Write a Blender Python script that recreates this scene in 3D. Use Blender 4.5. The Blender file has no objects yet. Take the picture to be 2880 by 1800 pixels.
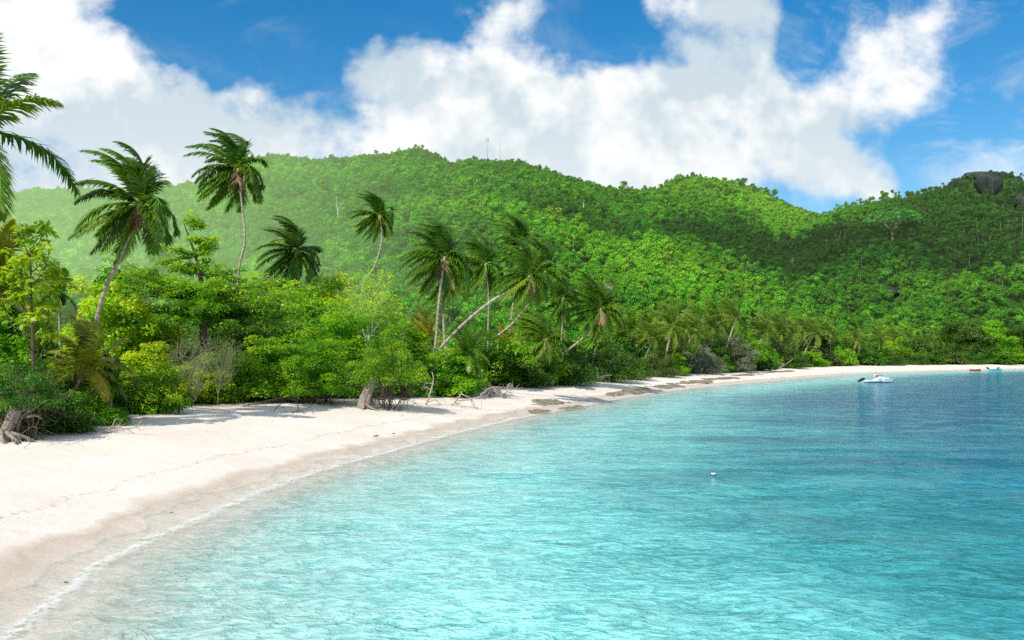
import bpy, bmesh, math, random
import numpy as np
from mathutils import Vector, Matrix

rng = np.random.default_rng(7)
sc = bpy.context.scene
COL = sc.collection

# ------------------------------------------------------------------ camera model (eye 5 m above the water, level lens with rise)
CX, HY, FD, EYE = 1209.5, 835.0, 2095.4, 5.0
def at(x, y, Y):
    return np.array([(x - CX) / FD * Y, Y, EYE - (y - HY) / FD * Y])

cam = bpy.data.cameras.new('camera'); cam_o = bpy.data.objects.new('camera', cam); COL.objects.link(cam_o)
cam_o.location = (0, 0, EYE); cam_o.rotation_euler = (math.radians(90), 0, 0)
cam.sensor_width = 36; cam.lens = 887 * 36 / 1024; cam.shift_y = 33.5 / 1024
cam.clip_start = 0.1; cam.clip_end = 6000
sc.camera = cam_o
sc.view_settings.view_transform = 'Standard'; sc.view_settings.look = 'None'; sc.view_settings.exposure = 0
sc.cycles.max_bounces = 5; sc.cycles.diffuse_bounces = 2; sc.cycles.glossy_bounces = 2
sc.cycles.transmission_bounces = 4; sc.cycles.caustics_reflective = False; sc.cycles.caustics_refractive = False
sc.cycles.use_denoising = False; sc.cycles.sample_clamp_indirect = 4; sc.cycles.sample_clamp_direct = 6

# ------------------------------------------------------------------ helpers: tags, meshes
def tag(o, label=None, cat=None, group=None, kind=None):
    if label: o['label'] = label
    if cat: o['category'] = cat
    if group: o['group'] = group
    if kind: o['kind'] = kind
    return o
def empty(name, loc, rz=0.0):
    o = bpy.data.objects.new(name, None); COL.objects.link(o)
    o.location = tuple(float(v) for v in loc); o.rotation_euler = (0, 0, rz); o.empty_display_size = 0.3
    return o
def link(name, me, parent=None, loc=None):
    o = bpy.data.objects.new(name, me); COL.objects.link(o)
    if parent: o.parent = parent
    if loc is not None: o.location = tuple(float(v) for v in loc)
    return o
def mesh(name, V, F, mats, attr=None, smooth=True, midx=None):
    """V (n,3); F list of (m,k) int arrays"""
    V = np.asarray(V, dtype=np.float32)
    me = bpy.data.meshes.new(name)
    me.vertices.add(len(V)); me.vertices.foreach_set('co', V.ravel())
    F = [np.asarray(f, dtype=np.int32) for f in F if len(f)]
    nl = sum(f.size for f in F); npoly = sum(len(f) for f in F)
    me.loops.add(nl); me.polygons.add(npoly)
    me.loops.foreach_set('vertex_index', np.concatenate([f.ravel() for f in F]))
    tot = np.concatenate([np.full(len(f), f.shape[1], dtype=np.int32) for f in F])
    st = np.concatenate([[0], np.cumsum(tot)[:-1]]).astype(np.int32)
    me.polygons.foreach_set('loop_start', st)
    if not isinstance(mats, (list, tuple)): mats = [mats]
    for m in mats: me.materials.append(m)
    if midx is not None: me.polygons.foreach_set('material_index', np.asarray(midx, dtype=np.int32))
    me.update(calc_edges=True)
    if smooth: me.polygons.foreach_set('use_smooth', np.ones(npoly, dtype=bool))
    for k, a in (attr or {}).items():
        at_ = me.attributes.new(k, 'FLOAT', 'POINT'); at_.data.foreach_set('value', np.asarray(a, dtype=np.float32))
    return me
class MB:
    """collects pieces that become one mesh"""
    def __init__(s): s.V=[]; s.Q=[]; s.T=[]; s.a=[]; s.n=0; s.mq=[]; s.mt=[]
    def add(s, V, Q=None, T=None, tint=0.5, m=0):
        V = np.asarray(V, float); s.V.append(V)
        if Q is not None and len(Q): s.Q.append(np.asarray(Q)+s.n); s.mq += [m]*len(Q)
        if T is not None and len(T): s.T.append(np.asarray(T)+s.n); s.mt += [m]*len(T)
        t = np.full(len(V), tint) if np.isscalar(tint) else np.asarray(tint)
        s.a.append(t); s.n += len(V)
    def tube(s, P, R, k=6, tint=None, m=0, cap=True):
        P = np.asarray(P, float); n = len(P); R = np.broadcast_to(np.asarray(R, float), (n,))
        D = np.gradient(P, axis=0); D /= np.linalg.norm(D, axis=1, keepdims=True) + 1e-9
        ref = np.array([0, 0, 1.]) if abs(D[:, 2]).mean() < .8 else np.array([1., 0, 0])
        A = np.cross(D, ref); A /= np.linalg.norm(A, axis=1, keepdims=True) + 1e-9
        B = np.cross(D, A); th = np.arange(k) * 2 * np.pi / k
        V = (P[:, None] + R[:, None, None] * (np.cos(th)[None, :, None] * A[:, None] + np.sin(th)[None, :, None] * B[:, None])).reshape(-1, 3)
        i = np.arange(n-1)[:, None] * k; j = np.arange(k)[None]; j2 = (j + 1) % k
        Q = np.stack([i+j, i+j2, i+k+j2, i+k+j], -1).reshape(-1, 4)
        T = []
        if tint is None: tt = np.repeat(np.linspace(0, 1, n), k)
        else: tt = np.full(len(V), tint)
        if cap:
            V = np.vstack([V, P[-1] + D[-1]*R[-1]*.3, P[0]]); tt = np.append(tt, [tt[-1], tt[0]])
            c = n*k; b = (n-1)*k
            T = [[b+q, b+(q+1) % k, c] for q in range(k)] + [[(q+1) % k, q, c+1] for q in range(k)]
        s.add(V, Q, T, tt, m)
    def box(s, c, d, tint=.5, m=0, R=None):
        v = np.array([[x, y, z] for x in (-.5, .5) for y in (-.5, .5) for z in (-.5, .5)]) * np.asarray(d)
        if R is not None: v = v @ np.asarray(R).T
        s.add(v + np.asarray(c), [[0,1,3,2],[4,6,7,5],[0,4,5,1],[2,3,7,6],[0,2,6,4],[1,5,7,3]], None, tint, m)
    def build(s, name, mats, smooth=True, attr='tint'):
        V = np.vstack(s.V); F = []; mi = []
        if s.Q: F.append(np.vstack(s.Q)); mi += s.mq
        if s.T: F.append(np.vstack(s.T)); mi += s.mt
        return mesh(name, V, F, mats, {attr: np.concatenate(s.a)}, smooth, mi)
def unit(v): 
    v = np.asarray(v, float); return v / (np.linalg.norm(v, axis=-1, keepdims=True) + 1e-9)
def copy_tree(o, parent=None):
    c = o.copy(); COL.objects.link(c)
    if parent is not None: c.parent = parent; c.matrix_parent_inverse = o.matrix_parent_inverse.copy()
    for ch in list(o.children): copy_tree(ch, c)
    return c
def spline(P, n):
    P = np.asarray(P, float)
    if len(P) == 2: return P[0] + (P[1]-P[0]) * np.linspace(0, 1, n)[:, None]
    Q = np.vstack([2*P[0]-P[1], P, 2*P[-1]-P[-2]]); t = np.linspace(0, len(P)-1-1e-6, n); i = t.astype(int); f = (t-i)[:, None]
    a, b, c, d = Q[i], Q[i+1], Q[i+2], Q[i+3]
    return .5*((2*b)+(c-a)*f+(2*a-5*b+4*c-d)*f*f+(3*b-a-3*c+d)*f**3)
def vnoise(X, Y, s, seed=0):
    """smooth value noise in the plane"""
    x = X / s + 137.1*seed; y = Y / s + 71.7*seed; xi = np.floor(x); yi = np.floor(y); fx = x-xi; fy = y-yi
    fx = fx*fx*(3-2*fx); fy = fy*fy*(3-2*fy)
    h = lambda a, b: np.modf(np.sin(a*127.1+b*311.7+seed*17.3)*43758.5453)[0] % 1.0
    return ((h(xi, yi)*(1-fx)+h(xi+1, yi)*fx)*(1-fy)+(h(xi, yi+1)*(1-fx)+h(xi+1, yi+1)*fx)*fy)*2-1
def sstep(a, b, x):
    t = np.clip((np.asarray(x, float)-a)/(b-a), 0, 1); return t*t*(3-2*t)

# ------------------------------------------------------------------ terrain
SHORE = np.array([(-2,-30),(-7.5,2),(-9.4,16.2),(-10.2,20.7),(-10.1,25.5),(-9.3,34.4),(-7.3,43),(-3.6,57),(3.5,77.7),(22.9,123),(59.6,181),(91,223),(163,283),(235,322),(340,345),(600,350)], float)
SHORE_F = spline(SHORE, 150)
def sdist(X, Y, P=None):
    """signed distance to the water's edge, inland positive"""
    P = SHORE_F if P is None else P
    X = np.asarray(X, float).ravel(); Y = np.asarray(Y, float).ravel(); out = np.empty(len(X))
    A = P[:-1]; E = P[1:]-A; L2 = (E**2).sum(1)
    for s in range(0, len(X), 20000):
        dx = X[s:s+20000, None]-A[:, 0]; dy = Y[s:s+20000, None]-A[:, 1]
        t = np.clip((dx*E[:, 0]+dy*E[:, 1])/L2, 0, 1)
        d2 = (dx-t*E[:, 0])**2+(dy-t*E[:, 1])**2; k = d2.argmin(1); r = np.arange(len(k))
        cr = E[k, 0]*dy[r, k]-E[k, 1]*dx[r, k]
        out[s:s+20000] = np.sqrt(d2[r, k])*np.where(cr >= 0, 1, -1)
    return out
# hill crests: image column, image row of the crest, distance; and where the slope starts
def crest(pts, yc, y0, drop=13.0):
    p = np.array(pts, float)
    return p[:, 0], p[:, 1], np.array(yc, float), np.array(y0, float), drop
BASE_X = [-1500, 0, 560, 865, 1100, 1300, 1600, 1900, 2070, 2419, 4000]
BASE_Y = [70, 85, 105, 115, 130, 145, 175, 230, 275, 330, 420]
RIDGES = [
 crest([(-1500,520),(0,446),(80,436),(270,441),(400,421),(470,412),(560,380),(610,360),(650,355),(750,360),(850,355),(930,350),(990,342),(1020,350),(1070,372),(1120,358),(1200,361),(1260,376),(1330,396),(1430,428),(1500,432),(1560,428),(1590,412),(1640,402),(1700,406),(1780,421),(1850,458),(1900,482),(1940,499),(2000,520),(2419,560),(4000,600)],
       ([-1500,0,900,1430,1940,2419,4000],[600,650,740,800,830,850,850]), ([-1500]+BASE_X[1:], [v+25 for v in BASE_Y])),
 crest([(-1500,860),(700,840),(1000,770),(1150,600),(1230,580),(1310,595),(1450,612),(1600,642),(1700,672),(1800,705),(1900,745),(2010,800),(2100,845),(4000,860)],
       ([-1500,1000,1310,1600,2010,4000],[300,290,330,350,360,400]), (BASE_X, [v+20 for v in BASE_Y])),
 crest([(-1500,900),(1500,860),(1750,640),(1850,560),(1930,502),(2000,474),(2080,459),(2150,444),(2230,420),(2290,402),(2340,396),(2370,401),(2419,411),(2600,400),(2900,460),(4000,560)],
       ([-1500,1900,2419,4000],[640,620,570,600]), (BASE_X, [v+40 for v in BASE_Y]), 8.0),
 crest([(-1500,900),(1800,860),(1900,810),(1980,765),(2050,735),(2100,700),(2150,668),(2250,618),(2350,590),(2419,575),(2700,560),(4000,600)],
       ([-1500,1900,2419,4000],[340,350,400,480]), (BASE_X, [v+12 for v in BASE_Y])),
]
def H(X, Y, fine=True):
    sh = np.shape(X); X = np.asarray(X, float).ravel(); Y = np.asarray(Y, float).ravel()
    s = sdist(X, Y)
    z = np.where(s > 0, 1.7*(1-np.exp(-s/7.0)), np.maximum(.14*s, -3.0))
    z = z + np.where(s > 2, 1, 0)*vnoise(X, Y, 6.0, 3)*.10*sstep(2, 8, s)
    inland = np.clip(s-22, 0, None); z = z + np.minimum(inland*.012, 2.0)
    xi = CX + FD*X/np.maximum(Y, 1.0); hz = np.zeros(len(X))
    for i, (cx, cy, yc, y0, drop) in enumerate(RIDGES):
        Yc = np.interp(xi, yc[0], yc[1]); Y0 = np.interp(xi, y0[0], y0[1])
        Zc = EYE-(np.interp(xi, cx, cy)-HY)/FD*Yc-drop
        Yw = Y + vnoise(X, Y, 70, 11+i)*18 + vnoise(X, Y, 30, 15+i)*6
        t = (Yw-Y0)/(Yc-Y0)
        tc = np.clip(t, 0, 1); prof = .55*tc+.45*tc*tc*(3-2*tc)
        back = np.clip(1-(np.clip(t, 1, None)-1)*1.3, 0, 1)
        hz = np.maximum(hz, np.maximum(Zc, 0)*prof*back)
    hz = hz + sstep(15, 60, hz)*(vnoise(X, Y, 45, 5)*4+vnoise(X, Y, 18, 6)*1.6)*(1-.6*sstep(60, 150, hz))
    return (z+np.maximum(hz-1.5, 0)).reshape(sh)
def H1(X, Y): return float(H(np.array([X]), np.array([Y]))[0])
def ground(x, y, y0=8., y1=900.):
    Y = y0*np.exp(np.linspace(0, math.log(y1/y0), 900)); X = (x-CX)/FD*Y; zr = EYE-(y-HY)/FD*Y
    hit = np.nonzero(np.maximum(H(X, Y), 0) >= zr)[0]; k = hit[0] if len(hit) else len(Y)-1
    return np.array([X[k], Y[k], max(H1(X[k], Y[k]), 0)])
VEG_D = [(-200,1060),(0,1035),(150,1020),(300,990),(400,962),(560,940),(760,935),(850,948),(920,930),(1000,945),(1100,932),(1200,915),(1380,910),(1450,902),(1600,888),(1750,879),(1900,867),(2200,861),(2419,860)]
VEG = np.array([ground(x, y)[:2] for x, y in VEG_D]); VEG = np.vstack([[(VEG[0,0]-2, -20)], VEG])
_vs = sdist(VEG[:, 0], VEG[:, 1]); _o = np.argsort(VEG[:, 1]); _vy = VEG[_o, 1]; _vs = _vs[_o]
def vegd(X, Y):
    """how far behind the edge of the bushes"""
    return sdist(X, Y)-np.interp(np.asarray(Y).ravel(), _vy, _vs)

# ------------------------------------------------------------------ node helpers
class NT:
    def __init__(s, nt): s.nt = nt
    def n(s, t, ins=None, **kw):
        nd = s.nt.nodes.new(t)
        for k, v in kw.items(): setattr(nd, k, v)
        for k, v in (ins or {}).items():
            sk = nd.inputs[k]
            if isinstance(v, bpy.types.NodeSocket): s.nt.links.new(v, sk)
            else: sk.default_value = v
        return nd
    def math(s, op, a, b=None, c=None, clamp=False):
        ins = {0: a}
        if b is not None: ins[1] = b
        if c is not None: ins[2] = c
        return s.n('ShaderNodeMath', ins, operation=op, use_clamp=clamp).outputs[0]
    def ramp(s, fac, stops, interp='LINEAR'):
        nd = s.n('ShaderNodeValToRGB', {0: fac}); cr = nd.color_ramp; cr.interpolation = interp
        while len(cr.elements) < len(stops): cr.elements.new(.5)
        for e, (p, c) in zip(cr.elements, stops):
            e.position = p; e.color = (*c, 1) if len(c) == 3 else c
        return nd.outputs[0]
    def mix(s, f, a, b, blend='MIX'):
        nd = s.n('ShaderNodeMix', data_type='RGBA', blend_type=blend, clamp_factor=True)
        for k, v in ((0, f), (6, a), (7, b)):
            if isinstance(v, bpy.types.NodeSocket): s.nt.links.new(v, nd.inputs[k])
            else: nd.inputs[k].default_value = v if k == 0 else ((*v, 1) if len(v) == 3 else v)
        return nd.outputs[2]
    def noise(s, vec, scale, detail=4, rough=.5, dist=0, out=0):
        ins = {'Scale': scale, 'Detail': detail, 'Roughness': rough, 'Distortion': dist}
        if vec is not None: ins['Vector'] = vec
        return s.n('ShaderNodeTexNoise', ins).outputs[out]
    def map(s, v, a, b, c=0., d=1., kind='LINEAR'):
        return s.n('ShaderNodeMapRange', {0: v, 1: a, 2: b, 3: c, 4: d}, interpolation_type=kind, clamp=True).outputs[0]
    def attr(s, name, kind='GEOMETRY', out='Fac'):
        return s.n('ShaderNodeAttribute', attribute_name=name, attribute_type=kind).outputs[out]
    def scalev(s, v, sc_): return s.n('ShaderNodeVectorMath', {0: v, 1: sc_}, operation='MULTIPLY').outputs[0]
def new_mat(name):
    m = bpy.data.materials.new(name); m.use_nodes = True; nt = m.node_tree; nt.nodes.clear()
    T = NT(nt); out = T.n('ShaderNodeOutputMaterial'); return m, T, out

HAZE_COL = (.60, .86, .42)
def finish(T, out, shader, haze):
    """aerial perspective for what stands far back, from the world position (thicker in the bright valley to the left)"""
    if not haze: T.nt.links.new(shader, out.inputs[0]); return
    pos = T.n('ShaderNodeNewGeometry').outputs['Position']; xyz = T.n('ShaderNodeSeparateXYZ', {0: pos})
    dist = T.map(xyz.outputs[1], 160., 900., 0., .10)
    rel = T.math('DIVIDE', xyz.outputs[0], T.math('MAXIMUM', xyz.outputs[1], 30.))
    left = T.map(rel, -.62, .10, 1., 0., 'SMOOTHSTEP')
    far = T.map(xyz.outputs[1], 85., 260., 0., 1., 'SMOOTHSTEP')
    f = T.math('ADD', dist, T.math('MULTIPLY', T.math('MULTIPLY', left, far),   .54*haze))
    em = T.n('ShaderNodeEmission', {0: (*HAZE_COL, 1), 1: .95})  # haze put in as a pale glow mixed into the surface shader
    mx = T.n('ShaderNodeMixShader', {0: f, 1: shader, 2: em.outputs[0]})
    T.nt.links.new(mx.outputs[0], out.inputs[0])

def leaf_mat(name, dark, mid, light, transl=.35, haze=0, regional=False, rough=.45, spec=.35, sheen=None):
    m, T, out = new_mat(name)
    tint = T.attr('tint'); oi = T.n('ShaderNodeObjectInfo')
    v = tint
    rnd = T.math('MULTIPLY_ADD', oi.outputs['Random'], .22, -.11)
    v = T.math('ADD', v, rnd)
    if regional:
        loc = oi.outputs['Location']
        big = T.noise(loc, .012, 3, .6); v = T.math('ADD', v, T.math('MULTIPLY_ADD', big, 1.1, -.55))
        for (x, y, r, a) in ((205,640,150,.48),(60,335,70,.30),(130,340,55,.12),(330,540,190,-.34),(190,820,140,-.35),(-30,760,150,-.22),(150,400,60,-.15),(10,560,70,-.12),(70,440,55,-.45),(120,445,55,-.45),(175,455,50,-.4),(215,430,40,-.3),(235,380,60,.15)):  # sunlit slope, shaded valley and species patches, all put into leaf colour
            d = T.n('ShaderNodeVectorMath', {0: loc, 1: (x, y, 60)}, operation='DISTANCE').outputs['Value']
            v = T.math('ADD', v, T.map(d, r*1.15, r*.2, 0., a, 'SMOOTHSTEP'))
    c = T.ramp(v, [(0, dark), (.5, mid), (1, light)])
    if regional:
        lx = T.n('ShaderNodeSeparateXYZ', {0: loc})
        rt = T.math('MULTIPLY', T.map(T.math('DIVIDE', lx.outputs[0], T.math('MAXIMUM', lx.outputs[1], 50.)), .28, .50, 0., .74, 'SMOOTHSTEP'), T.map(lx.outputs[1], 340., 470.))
        c = T.mix(rt, c, T.mix(1., c, (.34, .42, .62), 'MULTIPLY'))  # right-hand hill darkened in colour, for cloud shade and darker forest
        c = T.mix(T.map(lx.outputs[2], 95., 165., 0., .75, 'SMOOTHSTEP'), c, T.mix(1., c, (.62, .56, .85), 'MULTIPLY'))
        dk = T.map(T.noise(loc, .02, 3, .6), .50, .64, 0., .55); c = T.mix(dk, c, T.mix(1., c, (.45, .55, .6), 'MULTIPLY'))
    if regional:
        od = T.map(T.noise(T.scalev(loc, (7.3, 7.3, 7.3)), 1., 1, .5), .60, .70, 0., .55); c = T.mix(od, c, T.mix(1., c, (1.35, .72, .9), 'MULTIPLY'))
    hs = T.n('ShaderNodeHueSaturation', {'Hue': T.math('MULTIPLY_ADD', oi.outputs['Random'], .035, .4825), 'Color': c}).outputs[0]
    p = T.n('ShaderNodeBsdfPrincipled', {'Base Color': hs, 'Roughness': rough, 'Specular IOR Level': spec})
    tc = T.mix(1.0, hs, (1.25, 1.2, .45), 'MULTIPLY')
    t = T.n('ShaderNodeBsdfTranslucent', {0: tc})
    mx = T.n('ShaderNodeMixShader', {0: transl, 1: p.outputs[0], 2: t.outputs[0]})
    finish(T, out, mx.outputs[0], haze); return m
def bark_mat(name, a, b, scale=3., haze=0, rings=0.):
    m, T, out = new_mat(name)
    tc = T.n('ShaderNodeTexCoord').outputs['Object']
    n1 = T.noise(T.scalev(tc, (1, 1, .35)), scale, 6, .65); n2 = T.noise(tc, scale*5, 3, .6)
    f = T.math('MULTIPLY_ADD', n2, .45, T.math('MULTIPLY', n1, .75))
    hgt = f
    if rings:
        w = T.math('SINE', T.math('MULTIPLY', T.attr('tint'), rings)); w = T.map(w, .3, 1., 0, 1)
        f = T.math('SUBTRACT', f, T.math('MULTIPLY', w, .22)); hgt = f
    c = T.ramp(f, [(.25, a), (.75, b)])
    bp = T.n('ShaderNodeBump', {'Height': hgt, 'Strength': .6, 'Distance': .06}).outputs[0]
    p = T.n('ShaderNodeBsdfPrincipled', {'Base Color': c, 'Roughness': .85, 'Specular IOR Level': .2, 'Normal': bp})
    finish(T, out, p.outputs[0], haze); return m
def plain_mat(name, col, rough=.5, spec=.4, metal=0., var=.12, scale=6.):
    m, T, out = new_mat(name)
    n = T.noise(T.n('ShaderNodeTexCoord').outputs['Object'], scale, 5, .6)
    c = T.mix(T.math('MULTIPLY', n, var*2), col, tuple(v*.55 for v in col))
    p = T.n('ShaderNodeBsdfPrincipled', {'Base Color': c, 'Roughness': rough, 'Specular IOR Level': spec, 'Metallic': metal})
    T.nt.links.new(p.outputs[0], out.inputs[0]); return m

M = {}
M['leaf_bright'] = leaf_mat('leaf_bright', (.09,.25,.006), (.33,.58,.016), (.72,.80,.04), .5)
M['leaf_sap'] = leaf_mat('leaf_sap', (.05,.19,.006), (.20,.46,.014), (.50,.64,.03), .45)
M['leaf_mid'] = leaf_mat('leaf_mid', (.035,.15,.006), (.15,.41,.014), (.44,.64,.03), .48)
M['leaf_dark'] = leaf_mat('leaf_dark', (.014,.06,.005), (.05,.17,.010), (.15,.32,.02), .35)
M['leaf_olive'] = leaf_mat('leaf_olive', (.025,.055,.010), (.075,.15,.02), (.19,.27,.05), .3)
M['leaf_grey'] = leaf_mat('leaf_grey', (.10,.125,.08), (.21,.24,.15), (.36,.39,.27), .25)
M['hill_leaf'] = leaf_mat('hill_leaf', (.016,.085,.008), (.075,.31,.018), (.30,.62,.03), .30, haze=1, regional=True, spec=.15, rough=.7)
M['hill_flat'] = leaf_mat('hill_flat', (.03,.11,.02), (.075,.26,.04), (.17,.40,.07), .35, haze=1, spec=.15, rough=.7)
M['frond'] = leaf_mat('frond', (.025,.09,.006), (.105,.255,.014), (.36,.50,.035), .42, rough=.36, spec=.5)
M['frond_yellow'] = leaf_mat('frond_yellow', (.09,.16,.012), (.32,.36,.03), (.66,.56,.09), .45, rough=.4, spec=.4)
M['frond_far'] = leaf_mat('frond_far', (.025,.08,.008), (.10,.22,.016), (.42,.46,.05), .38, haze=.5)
M['dead_frond'] = leaf_mat('dead_frond', (.09,.055,.025), (.20,.13,.06), (.34,.24,.12), .15)
M['palm_trunk'] = bark_mat('palm_trunk', (.20,.165,.125), (.50,.43,.34), 3.5, rings=170)
M['bark_dark'] = bark_mat('bark_dark', (.045,.032,.022), (.14,.105,.075), 3)
M['bark_grey'] = bark_mat('bark_grey', (.13,.11,.09), (.40,.36,.30), 4)
M['twig'] = bark_mat('twig', (.12,.13,.07), (.34,.36,.20), 6)
M['bark_pale'] = bark_mat('bark_pale', (.32,.34,.26), (.62,.64,.52), 4)
M['old_wood'] = bark_mat('old_wood', (.05,.035,.025), (.40,.35,.30), 9)
M['drift'] = bark_mat('drift', (.16,.12,.095), (.52,.46,.41), 5)
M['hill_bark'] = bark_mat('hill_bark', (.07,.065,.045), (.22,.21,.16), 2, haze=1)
M['coconut'] = plain_mat('coconut', (.16,.15,.03), .5)

# ------------------------------------------------------------------ sand, hills, water
def grid(us, Ys):
    U, Yg = np.meshgrid(us, Ys); X = U*Yg
    nr, nc = U.shape; i = np.arange(nr-1)[:, None]*nc; j = np.arange(nc-1)[None]
    Q = np.stack([i+j, i+j+1, i+nc+j+1, i+nc+j], -1).reshape(-1, 4)
    return X.ravel(), Yg.ravel(), Q
def compact(V, Q, attr):
    used = np.unique(Q); mp = np.full(len(V), -1); mp[used] = np.arange(len(used))
    return V[used], mp[Q], {k: a[used] for k, a in attr.items()}

def sand_material():
    m, T, out = new_mat('sand')
    pos = T.n('ShaderNodeNewGeometry').outputs['Position']; s = T.attr('sd'); v = T.attr('veg')
    wob = T.noise(pos, .35, 4, .6); wob2 = T.noise(pos, 1.4, 3, .6)
    s2 = T.math('ADD', s, T.math('MULTIPLY_ADD', wob, 2.6, -1.3))
    fine = T.noise(pos, 9., 6, .7); mid = T.noise(pos, .22, 5, .6)
    dry = T.mix(T.map(mid, .35, .7), (.72,.635,.55), (.83,.755,.67))
    dry = T.mix(T.map(fine, .3, .75, 0, .2), dry, (.52,.45,.40))
    wet = T.mix(T.map(wob2, .3, .7), (.58,.46,.35), (.48,.37,.27))
    wetf = T.math('ADD', T.map(s2, 1.15, 1.75, 1., 0.), 0)
    c = T.mix(T.math('MULTIPLY', wetf, T.map(s2, .0, 1.7, .30, .95)), dry, wet)
    # footprints and scraps: small dark dents scattered along walked lines
    vo = T.n('ShaderNodeTexVoronoi', {'Vector': pos, 'Scale': 3.4}); 
    track = T.map(T.noise(pos, .28, 3, .55), .52, .60)
    foot = T.math('MULTIPLY', T.map(vo.outputs['Distance'], .10, .17, 1., 0.), track)
    foot = T.math('MULTIPLY', foot, T.map(s2, 1.8, 3., 0, 1))
    c = T.mix(T.math('MULTIPLY', foot, .6), c, (.36,.28,.21))
    # litter under the bushes
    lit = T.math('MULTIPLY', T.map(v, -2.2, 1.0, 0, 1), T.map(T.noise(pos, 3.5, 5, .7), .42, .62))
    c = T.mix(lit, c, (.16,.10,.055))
    # drift line of weed
    wl = T.math('ABSOLUTE', T.math('SUBTRACT', T.math('ADD', s, T.math('MULTIPLY_ADD', T.noise(pos, .5, 2, .5), 1.6, -.8)), 3.4))
    wl = T.math('MULTIPLY', T.map(wl, .05, .22, 1., 0.), T.map(T.noise(pos, 5., 4, .7), .50, .60))
    c = T.mix(T.math('MULTIPLY', wl, .42), c, (.15,.105,.07))
    h = T.math('ADD', T.math('MULTIPLY', fine, .05), T.math('MULTIPLY_ADD', foot, -.07, T.math('MULTIPLY', wob2, .22)))
    bp = T.n('ShaderNodeBump', {'Height': h, 'Strength': .32, 'Distance': .8}).outputs[0]
    r = T.math('MULTIPLY_ADD', wetf, -.42, .92)
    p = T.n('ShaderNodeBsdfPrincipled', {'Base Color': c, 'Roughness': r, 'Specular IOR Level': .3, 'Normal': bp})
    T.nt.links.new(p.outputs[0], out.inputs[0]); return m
def soil_material():
    m, T, out = new_mat('forest_floor')
    pos = T.n('ShaderNodeNewGeometry').outputs['Position']
    n = T.noise(pos, .5, 6, .7); n2 = T.noise(pos, .03, 4, .6)
    c = T.ramp(T.math('MULTIPLY_ADD', n2, .5, T.math('MULTIPLY', n, .6)), [(.3, (.012,.04,.005)), (.62, (.035,.12,.010)), (.85, (.10,.24,.02))])
    bp = T.n('ShaderNodeBump', {'Height': n, 'Strength': 1., 'Distance': 2.}).outputs[0]
    p = T.n('ShaderNodeBsdfPrincipled', {'Base Color': c, 'Roughness': .9, 'Specular IOR Level': .1, 'Normal': bp})
    finish(T, out, p.outputs[0], 1); return m
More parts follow.
